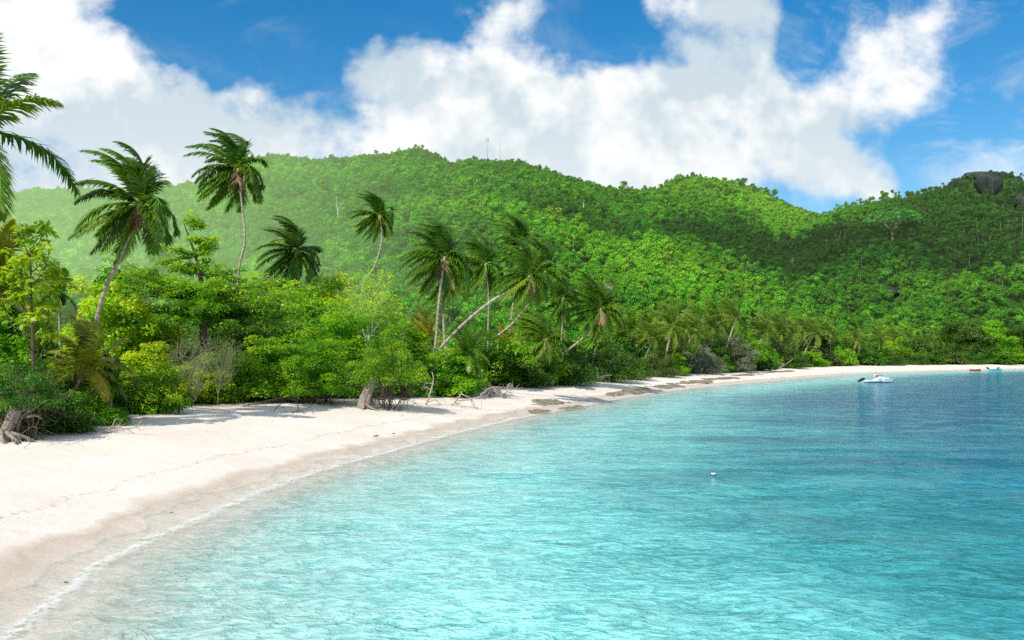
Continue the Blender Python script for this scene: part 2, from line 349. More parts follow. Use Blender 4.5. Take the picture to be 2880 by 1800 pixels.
def water_material():
    m, T, out = new_mat('sea_water')
    pos = T.n('ShaderNodeNewGeometry').outputs['Position']; s = T.math('MULTIPLY', T.attr('sd'), -1.)
    big = T.noise(T.scalev(pos, (.55, 1.2, 1)), .055, 5, .6); medn = T.noise(T.scalev(pos, (.45, 1.4, 1)), .16, 5, .62, .4)
    sw = T.math('ADD', s, T.math('MULTIPLY_ADD', big, 9., -4.5))
    sw = T.math('MAXIMUM', sw, T.math('MULTIPLY', s, .5))
    c = T.ramp(T.math('DIVIDE', sw, 60.), [(0, (.62,.64,.54)), (.03, (.48,.62,.55)), (.08, (.38,.68,.63)), (.14, (.37,.80,.77)), (.21, (.26,.72,.70)), (.31, (.07,.44,.48)), (.48, (.032,.26,.40)), (1, (.014,.17,.33))])
    # weed and reef patches on the bottom
    xyz = T.n('ShaderNodeSeparateXYZ', {0: pos})
    far = T.map(xyz.outputs[1], 24., 48.)
    reef = T.math('MULTIPLY', T.map(medn, .45, .60), T.map(s, 9., 18.))
    c = T.mix(T.math('MULTIPLY', reef, .72), c, T.mix(far, (.03,.24,.28), (.012,.155,.29)))
    blobs = None
    for (x, y, rx, ry, a) in ((19.,40.5,9.,1.7,.75),(24.,45.,10.,1.2,.45),(30.,31.,9.,2.2,.5),(45.,90.,24.,26.,.8),(70.,120.,30.,22.,.55),(26.,66.,10.,7.,.55),(15.,27.5,3.4,.9,.5),(12.5,18.5,5.5,6.5,.42),(17.,27.,7.,5.,.42),(9.6,23.5,2.6,.7,.4),(13.,21.,3.2,.9,.42),(9.5,19.,2.4,.7,.35)):
        q = T.n('ShaderNodeVectorMath', {0: T.n('ShaderNodeVectorMath', {0: T.n('ShaderNodeVectorMath', {0: pos, 1: (x, y, 0)}, operation='SUBTRACT').outputs[0], 1: (1/rx, 1/ry, 0)}, operation='MULTIPLY').outputs[0]}, operation='LENGTH').outputs['Value']
        q = T.math('ADD', q, T.math('MULTIPLY_ADD', medn, 1.6, -.8))
        b = T.map(q, 1.25, .35, 0., min(1., a*1.3), 'SMOOTHSTEP'); blobs = b if blobs is None else T.math('MAXIMUM', blobs, b)
    c = T.mix(blobs, c, T.mix(far, (.03,.24,.28), (.014,.175,.33)))
    # ripples
    near = T.n('ShaderNodeMapping', {'Vector': pos, 'Rotation': (0, 0, math.radians(-20)), 'Scale': (.85, 1.15, 1)}).outputs[0]
    w1 = T.noise(near, 1.15, 4, .6, .8); w2 = T.noise(near, 3.6, 4, .62, .7); w3 = T.noise(pos, .35, 3, .5)
    ridge = T.math('SUBTRACT', 1., T.math('ABSOLUTE', T.math('MULTIPLY_ADD', w2, 5., -2.5)))
    hgt = T.math('ADD', T.math('MULTIPLY', ridge, .035), T.math('ADD', T.math('MULTIPLY', w1, .42), T.math('ADD', T.math('MULTIPLY', w2, .14), T.math('MULTIPLY', w3, .5))))
    # ripple light and dark painted into the colour, as lenses on the pale bottom
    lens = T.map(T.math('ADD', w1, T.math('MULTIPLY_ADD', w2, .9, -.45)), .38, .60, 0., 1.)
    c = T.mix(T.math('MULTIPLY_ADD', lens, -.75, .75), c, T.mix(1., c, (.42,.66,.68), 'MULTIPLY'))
    wf = T.noise(T.scalev(pos, (.8, 1.1, 1)), .42, 6, .78); ff = T.map(xyz.outputs[1], 22., 60.)  # far ripples drawn as light and dark flecks in the colour
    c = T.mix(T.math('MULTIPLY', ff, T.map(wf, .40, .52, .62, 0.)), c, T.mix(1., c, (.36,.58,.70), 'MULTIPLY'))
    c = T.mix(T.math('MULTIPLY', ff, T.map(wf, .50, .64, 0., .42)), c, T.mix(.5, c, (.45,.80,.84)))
    bp = T.n('ShaderNodeBump', {'Height': hgt, 'Strength': 1., 'Distance': .55}).outputs[0]
    # the swash runs up the sand in lobes: a clear film, lace on it, a small broken wave behind
    lob = T.noise(pos, .22, 2, .5); fw = T.noise(pos, .6, 3, .6); f1 = T.noise(pos, 2.4, 6, .72, 1.2); f2 = T.noise(pos, 7., 5, .7)
    e = T.math('ADD', T.math('ADD', s, .55), T.math('ADD', T.math('MULTIPLY_ADD', lob, 3.4, -1.7), T.math('MULTIPLY_ADD', fw, .9, -.45)))
    fd = T.math('ADD', f1, T.math('MULTIPLY_ADD', f2, .6, -.3))
    rim = T.math('MULTIPLY', T.map(e, .0, .06), T.map(e, .10, .30, .40, 0.)); rim = T.math('MULTIPLY', rim, T.map(fd, .36, .50))
    wave = T.math('ADD', s, T.math('MULTIPLY_ADD', fw, 1.0, -.5))
    band = T.math('MULTIPLY', T.map(wave, .05, .35), T.map(wave, .50, 1.2, .68, 0.)); band = T.math('MULTIPLY', band, T.map(fd, .33, .50))
    lace = T.math('MULTIPLY', T.math('MULTIPLY', T.map(e, .1, .4), T.map(wave, .4, 4.5, .55, 0.)), T.map(fd, .50, .66))
    foam = T.math('MAXIMUM', T.math('MAXIMUM', rim, band), lace, clamp=True)
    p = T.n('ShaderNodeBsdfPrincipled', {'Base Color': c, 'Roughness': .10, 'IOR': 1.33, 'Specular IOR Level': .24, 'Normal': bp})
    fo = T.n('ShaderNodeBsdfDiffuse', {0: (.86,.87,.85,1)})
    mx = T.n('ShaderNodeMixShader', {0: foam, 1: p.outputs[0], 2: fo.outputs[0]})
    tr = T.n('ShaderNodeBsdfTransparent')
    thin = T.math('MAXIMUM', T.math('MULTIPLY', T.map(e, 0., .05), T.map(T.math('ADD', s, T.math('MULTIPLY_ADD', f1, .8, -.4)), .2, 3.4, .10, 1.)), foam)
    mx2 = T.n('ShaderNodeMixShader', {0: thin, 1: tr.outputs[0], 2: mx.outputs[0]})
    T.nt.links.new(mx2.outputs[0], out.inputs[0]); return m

M['sand'] = sand_material(); M['soil'] = soil_material(); M['water'] = water_material()
# land sheet, split where sand gives way to soil
us = np.concatenate([np.linspace(-3, -.72, 60)[:-1], np.linspace(-.72, .72, 420), np.linspace(.72, 2.2, 40)[1:]])
Ys = np.concatenate([1/np.linspace(1/2., 1/60., 230), 60*np.exp(np.linspace(0, math.log(1300/60), 200))[1:]])
X, Y, Q = grid(us, Ys)
Z = H(X, Y); sd = sdist(X, Y); vg = vegd(X, Y)
V = np.stack([X, Y, Z], 1)
cen_v = vg[Q].mean(1); cen_s = sd[Q].max(1)
for nm, sel, mat in (('beach_sand', (cen_v < 2.5) & (cen_s > -7), M['sand']), ('hills', cen_v >= 2.5, M['soil'])):
    v_, q_, a_ = compact(V, Q[sel], {'sd': sd, 'veg': vg})
    o = link(nm, mesh(nm, v_, [q_], mat, a_)); tag(o, kind='structure')
# water sheet
us = np.concatenate([np.linspace(-3, -.7, 40)[:-1], np.linspace(-.7, .7, 520), np.linspace(.7, 3, 60)[1:]])
Ys = np.concatenate([1/np.linspace(1/2., 1/70., 420), 70*np.exp(np.linspace(0, math.log(420/70), 90))[1:]])
X, Y, Q = grid(us, Ys); sd = sdist(X, Y)
wn = vnoise(X, Y, 5., 21)
Z = .16*np.exp(-((sd+1.5+.5*wn)/.38)**2)*(.6+.4*vnoise(X, Y, 9., 22)) + .05*vnoise(X, Y, 2.2, 23)*sstep(-1, -5, sd)*sstep(60, 20, Y) + .004
Z = np.where(sd > -.6, np.maximum(Z, H(X, Y)+.012), Z)
V = np.stack([X, Y, Z], 1); sel = sd[Q].max(1) < 2.2
v_, q_, a_ = compact(V, Q[sel], {'sd': sd})
tag(link('sea_water', mesh('sea_water', v_, [q_], M['water'], a_)), kind='structure')

# ------------------------------------------------------------------ foliage generators
def leaves(C, Nrm, T, L, W, fold=.12):
    n = len(C); L = np.broadcast_to(L, (n,))[:, None]; W = np.broadcast_to(W, (n,))[:, None]
    T = unit(T - Nrm*(T*Nrm).sum(1, keepdims=True)); S = np.cross(T, Nrm)
    V = np.stack([C, C+T*L*.5+S*W*.5+Nrm*W*fold, C+T*L-Nrm*L*.1, C+T*L*.5-S*W*.5+Nrm*W*fold], 1).reshape(-1, 3)
    return V, np.arange(n*4).reshape(-1, 4)
def rand_dirs(r, n): return unit(r.normal(size=(n, 3)))
def crown_cloud(r, clumps, per, leaf, up=.5, aspect=.5, heart=None, wild=.45):
    """clumps: list of (center, radius, tint); returns one leaf cloud"""
    Vs, Qs, As = [], [], []; n0 = 0
    for c, cr, t in clumps:
        cr = np.asarray(cr, float) * np.ones(3)
        d = rand_dirs(r, per); d[:, 2] = np.where(d[:, 2] < -.35, -d[:, 2], d[:, 2])
        rad = r.random(per)**.4
        P = np.asarray(c) + d*cr*rad[:, None]
        Nn = d*.7 + [0, 0, up] + r.normal(size=(per, 3))*wild
        if heart is not None: Nn = Nn + unit(P-np.asarray(heart))*.5
        Nn = unit(Nn)
        T = unit(d + r.normal(size=(per, 3))*.7 - [0, 0, .25])
        L = leaf*(.65+.7*r.random(per))
        v, q = leaves(P, Nn, T, L, L*aspect)
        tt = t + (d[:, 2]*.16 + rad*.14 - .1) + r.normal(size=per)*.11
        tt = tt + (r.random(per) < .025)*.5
        Vs.append(v); Qs.append(q+n0); As.append(np.repeat(tt, 4)); n0 += len(v)
    return np.vstack(Vs), np.vstack(Qs), np.concatenate(As)
def limb(r, mb, p, d, L, R, depth, spread=.6, up=.15, kink=.18, tips=None, k=6, minr=.006):
    n = 6; P = [np.asarray(p, float)]; d = unit(d)
    for i in range(n):
        d = unit(d + r.normal(size=3)*kink + np.array([0, 0, up])*.3); P.append(P[-1]+d*L/n)
    P = np.array(P); mb.tube(P, np.linspace(R, max(R*.55, minr), n+1), k if depth > 1 else 4, cap=depth <= 1)
    if tips is not None: tips.append(P[-1])
    if depth > 1:
        for j in range(r.integers(2, 4)):
            q = P[r.integers(2, n+1)] if j else P[-1]
            dd = unit(d + r.normal(size=3)*spread + [0, 0, up]); limb(r, mb, q, dd, L*(.6+.25*r.random()), max(R*.55, minr), depth-1, spread, up, kink, tips, k, minr)

# shrubs: six dense leaf clouds of about 3 m half width, each with its stems
def shrub_proto(seed, form='dome', leaf=.26, n=62, per=150, aspect=.52, H0=3.25):
    r = np.random.default_rng(seed); cl = []
    for i in range(n):
        d = rand_dirs(r, 1)[0]; d[2] = abs(d[2])
        if r.random() < .3: d[2] *= .3
        rr = .62+.36*r.random() if r.random() < .8 else .2+.4*r.random()
        lump = 1+.16*math.sin(3*math.atan2(d[1], d[0])+seed)+.06*math.sin(5*d[2]*3+seed*2)
        c = np.array([d[0]*3.0, d[1]*2.5, .25+d[2]*2.9])*rr*lump; c[2] *= (H0-.5)/2.75
        if form == 'low': c[2] = .2+(c[2]-.2)*.8
        cr = r.uniform(.45, .95)*np.array([1.1, 1.1, .8 if H0 < 4 else 1.15])
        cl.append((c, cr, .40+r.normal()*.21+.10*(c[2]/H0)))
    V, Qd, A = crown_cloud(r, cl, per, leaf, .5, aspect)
    V[:, 2] = np.where(V[:, 2] < .02, .02+abs(V[:, 2])*.4, V[:, 2])
    V = V*np.array([6.1/(np.percentile(V[:, 0], 98)-np.percentile(V[:, 0], 2)), 5.2/(np.percentile(V[:, 1], 98)-np.percentile(V[:, 1], 2)), H0/np.percentile(V[:, 2], 98.5)])
    st = MB()
    for i in range(7):
        a = r.random()*6.28; limb(r, st, (math.cos(a)*.25, math.sin(a)*.25, -.15), (math.cos(a)*.9, math.sin(a)*.9, .8), 1.6, .07, 3, .5, .3)
    return (V, Qd, A), st
SHR = {}
for k, (sd_, form, leaf, n, per, asp, H0) in {'a': (1,'dome',.27,64,150,.55,3.25), 'b': (2,'dome',.23,70,170,.5,3.25), 'c': (3,'low',.25,60,150,.6,3.25), 'd': (4,'dome',.17,90,190,.42,3.25), 'e': (5,'low',.30,52,140,.55,3.25), 'A': (6,'dome',.27,125,150,.55,7.), 'D': (7,'dome',.18,150,190,.45,7.), 'E': (8,'dome',.31,105,140,.55,7.)}.items():
    (V, Qd, A), st = shrub_proto(sd_, form, leaf, n, per, asp, H0)
    SHR[k] = {'H': H0, 'geo': (V, Qd, A), 'stem': st.build('stem', M['bark_dark']), 'm': {}}
def shrub_mesh(k, mat):
    d = SHR[k]['m']
    if mat not in d:
        V, Qd, A = SHR[k]['geo']; d[mat] = mesh('foliage', V, [Qd], M[mat], {'tint': A}, False)
    return d[mat]
def shrub(x0, x1, ytop, Y, k, mat, label, group=None, name='shrub', rz=None, depth=None, cat='shrub', lift=0.):
    xc = (x0+x1)/2; X = (xc-CX)/FD*Y; z = H1(X, Y); top = EYE-(ytop-HY)/FD*Y
    w = (x1-x0)/FD*Y; h = max(top-z-lift, .6)
    o = empty(name, (X, Y, z-.05), rng.uniform(-.4, .4)+(math.pi if rng.random() < .5 else 0) if rz is None else rz); tag(o, label, cat, group)
    if h/w > .78: k = {'d': 'D', 'e': 'E'}.get(k, 'A')
    s = (w/6.1, (depth or w*.85)/5.2, h/SHR[k]['H'])
    for nm, me in (('foliage', shrub_mesh(k, mat)), ('stem', SHR[k]['stem'])):
        c = link(nm, me, o); c.scale = s
        if nm == 'foliage': c.location = (0, 0, lift)
    if lift:
        mb = MB(); r_ = np.random.default_rng(int(x0)+900)
        for i in range(30):
            a = r_.random()*6.28; q = r_.random()**.5*w*.36; limb(r_, mb, (math.cos(a)*q, math.sin(a)*q*.6, -.05), (r_.normal()*.5, r_.normal()*.4-.2, 1), lift*1.5, .022, 3, .7, .1, .25)
        link('twig', mb.build('twig', M['bark_dark']), o)
    return o

# ------------------------------------------------------------------ palms
WIND = np.array([-1., .25, .12])
def frond_geo(r, d0, L, wind, grav, nleaf=46, tint=.4, lw=.11, leafL=.85, p0=(0, 0, 0), stiff=.25, ragged=.25, bend=1.6):
    """one feather leaf: midrib and leaflets"""
    mb = MB(); n = 15; ds = L/(n-1); P = [np.asarray(p0, float)]; d = unit(d0); D = [d]
    for i in range(n-1):
        s = i/(n-1); flex = stiff+(1-stiff)*s*1.6
        d = unit(d + ds/L*flex*(np.array([0, 0, -grav]) + wind)*bend); P.append(P[-1]+d*ds); D.append(d)
    P = np.array(P); D = np.array(D)
    mb.tube(P, np.linspace(.045, .008, n), 4, tint=min(tint+.35, .95))
    t = np.linspace(.10, .985, nleaf); f = t*(n-1); i = np.minimum(f.astype(int), n-2); w = (f-i)[:, None]
    C = P[i]*(1-w)+P[i+1]*w; Dd = unit(D[i]*(1-w)+D[i+1]*w)
    up = np.array([0, 0, 1.]); side = np.cross(Dd, up); side = np.where(np.linalg.norm(side, axis=1, keepdims=True) < .2, np.array([1., 0, 0]), side); side = unit(side)
    prof = np.interp(t, [0, .15, .4, .75, 1], [.45, .85, 1, .75, .25])*leafL
    wu = unit(wind+1e-6)
    for sg in (-1, 1):
        ln = prof*(1-ragged*r.random(nleaf)*(r.random(nleaf) < .5))
        dl = unit(side*sg*.85 + Dd*(.55+.5*t[:, None]) + np.array([0, 0, -.25]) + wu*.55*min(np.linalg.norm(wind), 1) + r.normal(size=(nleaf, 3))*.12)
        dl2 = unit(dl + np.array([0, 0, -.45]) + wu*.35*min(np.linalg.norm(wind), 1) + r.normal(size=(nleaf, 3))*.12)
        W = Dd*lw; A0 = C-W*.5; A1 = C+W*.5; Mp = C+dl*ln[:, None]*.55; B0 = Mp-W*.5; B1 = Mp+W*.5; E = Mp+dl2*ln[:, None]*.5
        Vv = np.stack([A0, A1, B1, B0, E], 1).reshape(-1, 3); b = np.arange(nleaf)[:, None]*5
        tt = tint + r.normal(size=nleaf)*.07; tv = np.stack([tt-.05, tt-.05, tt, tt, tt+.22+.15*r.random(nleaf)], 1).ravel()
        mb.add(Vv, b+np.array([[0, 1, 2, 3]]), b+np.array([[3, 2, 4]]), tv)
    return mb
# a crown in the trade wind: angle from upright (right +), depth, length, droop, wind
SWEPT = [(-24,-.3,1,.35,.9),(-14,.4,1.02,.35,.9),(-5,-.1,1.05,.35,.95),(3,.3,1.05,.35,1.),(9,-.35,1.05,.35,1.),(15,.1,1.05,.35,1.1),(21,-.2,1.02,.4,1.15),(27,.35,.98,.4,1.2),(33,-.1,.9,.45,1.2),
 (-44,.3,.95,.5,.5),(-55,-.3,.95,.55,.4),(-66,.1,.98,.6,.35),(-77,-.35,.98,.65,.3),(-88,.4,.98,.6,.25),(-97,-.1,.98,.5,.25),
 (-110,.2,.98,.35,.3),(-120,-.35,.98,.3,.3),(-130,.3,.98,.25,.25),(-141,-.1,.98,.2,.25),(-152,.35,.95,.2,.25),(-162,-.25,.95,.15,.3),(-173,.1,.9,.1,.3),(176,-.3,.85,.1,.35),(165,.3,.8,.1,.3),
 (46,.2,.68,.8,.55),(58,-.3,.68,1.0,.45),(72,.1,.74,1.25,.3),(84,-.35,.76,1.4,.2),(97,.35,.78,1.2,.15),(112,-.1,.8,.8,.15),(138,.3,.8,.4,.2)]
def swept(r, keep=1.0):
    out = []
    for (th, dp, ln, gv, wd) in SWEPT:
        if r.random() > keep: continue
        a = math.radians(th+r.normal()*7); d = dp+r.normal()*.18
        out.append((unit((math.sin(a), d, math.cos(a))), ln*(.88+.2*r.random()), gv*(.8+.4*r.random()), wd*(.8+.4*r.random()), abs(th)))
    return out
def frond_dirs(r, n, low=-.75):
    out = []
    for i in range(n):
        e = math.radians(86 - (i/(n-1))**1.25*(86+math.degrees(-low))); a = i*2.39996+r.random()*.5
        out.append((math.cos(e)*math.cos(a), math.cos(e)*math.sin(a), math.sin(e)))
    return out
def palm(label, Y, crown, R, trunk=None, tw=.32, seed=0, n=21, wind=.8, mat='frond', group=None, lean=(0, 0), nuts=0, cat='palm tree', name='coconut_palm', dead=0, grav=.75, low=-.85, nleaf=66, tone=.38, style='swept'):
    r = np.random.default_rng(seed+100)
    top = at(crown[0], crown[1], Y)
    if trunk: pts = [at(x, y, Y) for x, y in trunk]
    else: pts = []
    b = pts[0].copy() if pts else top+np.array([-lean[0], -lean[1], 0])
    z0 = H1(b[0], b[1])
    if b[2] > z0+.1: g = b.copy(); g[2] = z0; g[0] += .02*(b[0]-(pts[1][0] if len(pts) > 1 else top[0])); pts = [g]+([b] if len(pts) else [])+pts[1:]
    else: pts = [np.array([b[0], b[1], z0])]+pts[1:]
    base = pts[0].copy(); P = np.array(pts+[top])-base; P[0, 2] -= .2
    root = empty(name, base); tag(root, label, cat, group)
    mb = MB(); S = spline(P, 26); Rr = np.interp(np.linspace(0, 1, 26), [0, .06, .2, 1], [tw*.72, tw*.58, tw*.5, tw*.4]); mb.tube(S, Rr*.68, 10)
    link('trunk', mb.build('trunk', M['palm_trunk']), root)
    tp = P[-1]; Lf = R/FD*Y; ax = unit(S[-1]-S[-4]); w0 = WIND*wind*1.25; n = int(n*1.28)
    if style == 'swept': fl = swept(r, min(1, n/27))
    else: fl = [(unit(np.array(d)+ax*.35*np.array([1, 1, 0])), .82+.3*r.random(), grav*(.55+.75*i/(n-1)), wind*1.25*(.75+.5*r.random()), 180*i/(n-1)) for i, d in enumerate(frond_dirs(r, n, low))]
    wj = r.uniform(.75, 1.25); gj = r.uniform(.7, 1.4); fl = [(d, ln, g*gj, wd*wj, th) for d, ln, g, wd, th in fl]
    fl.sort(key=lambda q: q[4]); n = len(fl)
    for i, (d, ln, g, wd, th) in enumerate(fl):
        L = Lf*ln*(.5 if i >= n-dead else 1.06 if th < 40 else 1); old = i/(n-1); w_ = WIND*wd
        tint = tone - .08 + .30*old**1.3 + r.normal()*.13
        isd = i >= n-dead
        m_ = frond_geo(r, d, L, w_, g*(1.8 if isd else 1), nleaf, tint, max(.09*Lf/4, .055), .27*Lf, tp, ragged=.3+.5*isd, bend=2.5 if style == 'swept' else 1.7)
        o = link('frond', m_.build('frond', M['dead_frond'] if isd else M[mat], False), root)
        if isd: o['label'] = 'dry brown frond hanging below the crown'
    if nuts:
        for i in range(nuts):
            a = r.random()*6.28; bm = bmesh.new(); bmesh.ops.create_icosphere(bm, subdivisions=2, radius=.16)
            for v in bm.verts: v.co.z *= 1.25
            me = bpy.data.meshes.new('coconut'); bm.to_mesh(me); bm.free(); me.materials.append(M['coconut'])
            me.polygons.foreach_set('use_smooth', [True]*len(me.polygons))
            link('coconut', me, root, tp+np.array([math.cos(a)*.36, math.sin(a)*.36, -.35-.3*r.random()]))
    return root

palm('coconut palm at the left edge whose big fronds reach in against the sky', 42, (-52, 305), 262, [(-150, 1000), (-120, 700)], .4, 1, 10, .22, low=-.6, tone=.34, style='open')
palm('tall windswept coconut palm with pale curved trunk rising from the sunlit bushes', 50, (330, 482), 172, [(216, 830), (243, 700), (285, 605)], .37, 2, 24, .95, nuts=8, dead=1)
palm('tall coconut palm with thin S-curved trunk, second from the left', 84, (562, 398), 128, [(562, 665), (578, 570), (572, 490)], .34, 3, 23, .95, nuts=7, dead=1)
palm('coconut palm with trunk hidden in the bushes right of the tiered tree', 92, (703, 592), 108, [(705, 720), (703, 650)], .36, 4, 21, .85, nuts=5)
palm('small crowned coconut palm on a thin trunk leaning right over the pale bare bush', 105, (897, 508), 76, [(855, 690), (885, 630), (902, 565)], .36, 5, 21, .9)
palm('coconut palm with the nearer straight trunk of the pair above the beach bushes', 84, (1050, 606), 118, [(1020, 885), (1030, 800), (1036, 720)], .42, 6, 24, .9, nuts=6, dead=1)
palm('coconut palm with the farther trunk of the pair, partly behind its neighbour', 92, (1068, 640), 106, [(1056, 860), (1048, 770), (1050, 700)], .42, 7, 20, .85, dead=1)
palm('dark narrow-crowned coconut palm on thin upright trunk right of the pair', 112, (1147, 622), 94, [(1153, 785), (1154, 700)], .34, 8, 20, .75)
palm('coconut palm standing behind the leaning palms, tallest of that cluster', 122, (1232, 575), 84, [(1204, 800), (1212, 720), (1222, 640)], .4, 9, 20, .85)
palm('long trunk coconut palm leaning far right from the base of the pair', 82, (1252, 652), 98, [(1026, 848), (1085, 775), (1160, 712), (1225, 676)], .44, 10, 23, .8, dead=1)
palm('leaning coconut palm with reddish trunk rising right behind the longest leaning palm', 102, (1287, 640), 95, [(1160, 815), (1210, 765), (1258, 705)], .40, 11, 21, .8)
palm('dark coconut palm right behind the leaning palms with hidden trunk', 114, (1330, 702), 82, [(1325, 830), (1328, 770)], .38, 12, 20, .8)
palm('low coconut palm with bent trunk near the sand and drooping yellowish fronds', 100, (1290, 800), 92, [(1236, 892), (1246, 868), (1266, 850)], .42, 13, 21, .55, low=-.9, dead=1, tone=.46)
palm('coconut palm on a thick trunk leaning right over the shore bushes', 106, (1420, 728), 100, [(1292, 868), (1330, 835), (1385, 790)], .44, 14, 23, .85, dead=1)
palm('trunkless young palm with broad dark fronds beside the pair of trunks', 80, (1106, 838), 72, None, .2, 15, 15, .15, dead=0, low=-.3, tone=.28, grav=1.0, style='open')
palm('young yellowish windblown palm low among the bushes at the left', 44, (205, 870), 128, [(172, 950), (180, 915)], .26, 16, 17, .9, mat='frond_yellow', dead=1, low=-.5, style='open')
palm('small dark palm in the shade right of the yellowish young palm', 46, (262, 905), 70, None, .2, 17, 13, .3, dead=0, tone=.25, style='open')
palm('yellowish palm with fronds sweeping in at the left edge behind the slim tree', 46, (-15, 705), 185, [(-40, 900), (-30, 800)], .3, 18, 14, -.35, mat='frond_yellow', dead=0, low=-.3, style='open')
palm('dark palm tuft standing behind the slim large-leaved tree', 62, (140, 690), 70, [(142, 820), (141, 760)], .3, 19, 14, .4, dead=1, tone=.28, style='open')
palm('yellow green palm low behind the pair of trunks', 96, (1010, 800), 66, None, .25, 20, 13, .5, mat='frond_yellow', dead=0, low=-.3, style='open')
palm('pale palm fronds behind the dark young palm and the long leaning trunk', 112, (1200, 820), 60, None, .25, 21, 13, .5, mat='frond_yellow', dead=0, low=-.3, style='open')

# ------------------------------------------------------------------ shrubs along the back of the beach
VX = np.array([p[0] for p in VEG_D]); VYD = VEG[1:1+len(VEG_D), 1]
def Yv(x): return float(np.interp(x, VX, VYD))
for a in [
 (-60, 150, 862, 1.5, 'd', 'leaf_dark', 'small-leaved dark shrub in the lower left corner above the leaning stump'),
 (52, 210, 920, .3, 'b', 'leaf_dark', 'dark glossy shrub on the sand between the stump and the driftwood branch'),
 (160, 296, 952, .3, 'c', 'leaf_mid', 'low rounded shrub whose foot meets the sand beside the driftwood branch'),
 (262, 432, 872, .4, 'b', 'leaf_mid', 'dark green shrub at the sand corner below the small dark palm'),
 (380, 525, 845, 2, 'a', 'leaf_bright', 'yellow green shrub at the sand edge left of the bare grey bush'),
 (480, 640, 838, 1.6, 'e', 'leaf_bright', 'yellow green shrub at the sand edge right of the bare grey bush'),
 (590, 775, 868, -.3, 'e', 'leaf_mid', 'broad-leaved low shrub above the dry branches on the sand'),
 (725, 868, 872, .9, 'c', 'leaf_mid', 'brownish twiggy shrub left of the big weathered trunk'),
 (690, 925, 738, 3.2, 'd', 'leaf_mid', 'small-leaved tall bush directly above the big weathered trunk'),
 (640, 800, 690, 12, 'a', 'leaf_mid', 'large leafy bush left of the pale bare branches'),
 (780, 985, 715, 9, 'a', 'leaf_mid', 'large round bush under the pale bare branches'),
 (872, 1020, 775, 3, 'd', 'leaf_mid', 'fine-leaved bush sloping down right of the big weathered trunk'),
 (150, 335, 682, 16, 'a', 'leaf_bright', 'sunlit bush behind the pale curved palm trunk'),
 (270, 430, 745, 10, 'c', 'leaf_bright', 'sunlit bush just right of the pale curved palm trunk'),
 (330, 480, 800, 7, 'a', 'leaf_bright', 'sunlit bush in front of the tiered tree'),
 (-70, 80, 725, 9, 'e', 'leaf_mid', 'large-leaved bush at the left edge under the slim tree'),
 (40, 175, 770, 6, 'e', 'leaf_mid', 'large-leaved bush around the foot of the slim tree'),
 (405, 560, 880, .1, 'a', 'leaf_bright', 'low yellow green shrub at the foot of the bare grey bush'),
 (540, 668, 866, .3, 'b', 'leaf_mid', 'low glossy shrub behind the dead palm frond'),
 (300, 420, 820, 5, 'a', 'leaf_bright', 'sunlit bush behind the dark shrub at the sand corner'),
 (560, 700, 805, 6, 'a', 'leaf_mid', 'round bush behind the low broad-leaved shrub'),
 (388, 420, 962, -1.6, 'e', 'leaf_mid', 'tiny green plant alone on the sand past the sand corner'),
 (-60, 90, 805, 4, 'e', 'leaf_mid', 'glossy large-leaved bush at the left edge above the dark corner shrub'),
 (100, 215, 870, 3.5, 'b', 'leaf_mid', 'shrub beneath the yellowish young palm'),
 (540, 745, 672, 19, 'c', 'leaf_mid', 'flat-topped bush right of the tiered tree'),
 (500, 700, 760, 10, 'd', 'leaf_dark', 'deeply shaded bush behind the yellow green shrubs'),
 (420, 590, 770, 12, 'd', 'leaf_dark', 'shaded undergrowth bush at the trunk of the tiered tree'),
 (690, 860, 668, 22, 'a', 'leaf_bright', 'sunlit bush top behind the pale bare branches'),
 (893, 1012, 850, .1, 'b', 'leaf_mid', 'glossy shrub on the sand just right of the big weathered trunk'),
 (1000, 1128, 832, 1.2, 'b', 'leaf_mid', 'glossy shrub at the feet of the pair of palm trunks'),
 (1065, 1150, 862, 2.5, 'c', 'leaf_mid', 'low shrub left of the heap of driftwood roots'),
 (1120, 1262, 802, 4, 'b', 'leaf_mid', 'tall glossy shrub behind the heap of driftwood roots'),
 (1140, 1290, 846, 1.2, 'b', 'leaf_dark', 'dark spreading shrub on the sand right of the driftwood roots'),
 (1225, 1345, 828, 3, 'c', 'leaf_mid', 'shrub around the bent trunk of the low palm'),
 (1280, 1405, 835, 1.5, 'd', 'leaf_dark', 'dark shrub below the thick leaning palm trunk'),
 (1365, 1500, 812, 3, 'd', 'leaf_dark', 'large dark shrub behind the pale fallen branch'),
 (1440, 1535, 836, 1.5, 'd', 'leaf_dark', 'dark olive shrub on the shore right of the pale fallen branch'),
 (1505, 1600, 830, 2, 'd', 'leaf_olive', 'olive shrub on the shore facing the weedy rock patches'),
 (1575, 1625, 838, 1, 'c', 'leaf_mid', 'small bright green shrub between two greyish shore bushes'),
 (1610, 1700, 822, 3, 'd', 'leaf_grey', 'greyish rounded bush on the shore, left one of two'),
 (1675, 1725, 845, 1, 'b', 'leaf_dark', 'small dark shrub between the two greyish bushes'),
 (1692, 1778, 797, 3, 'd', 'leaf_grey', 'greyish tall bush on the shore, right one of two'),
 (1745, 1835, 836, 1, 'c', 'leaf_dark', 'dark shrub on the shore just right of the greyish bushes'),
]:
    x0, x1, yt, dy, k, mt, lb = a
    shrub(x0, x1, yt, Yv((x0+x1)/2)+dy, k, mt, lb)
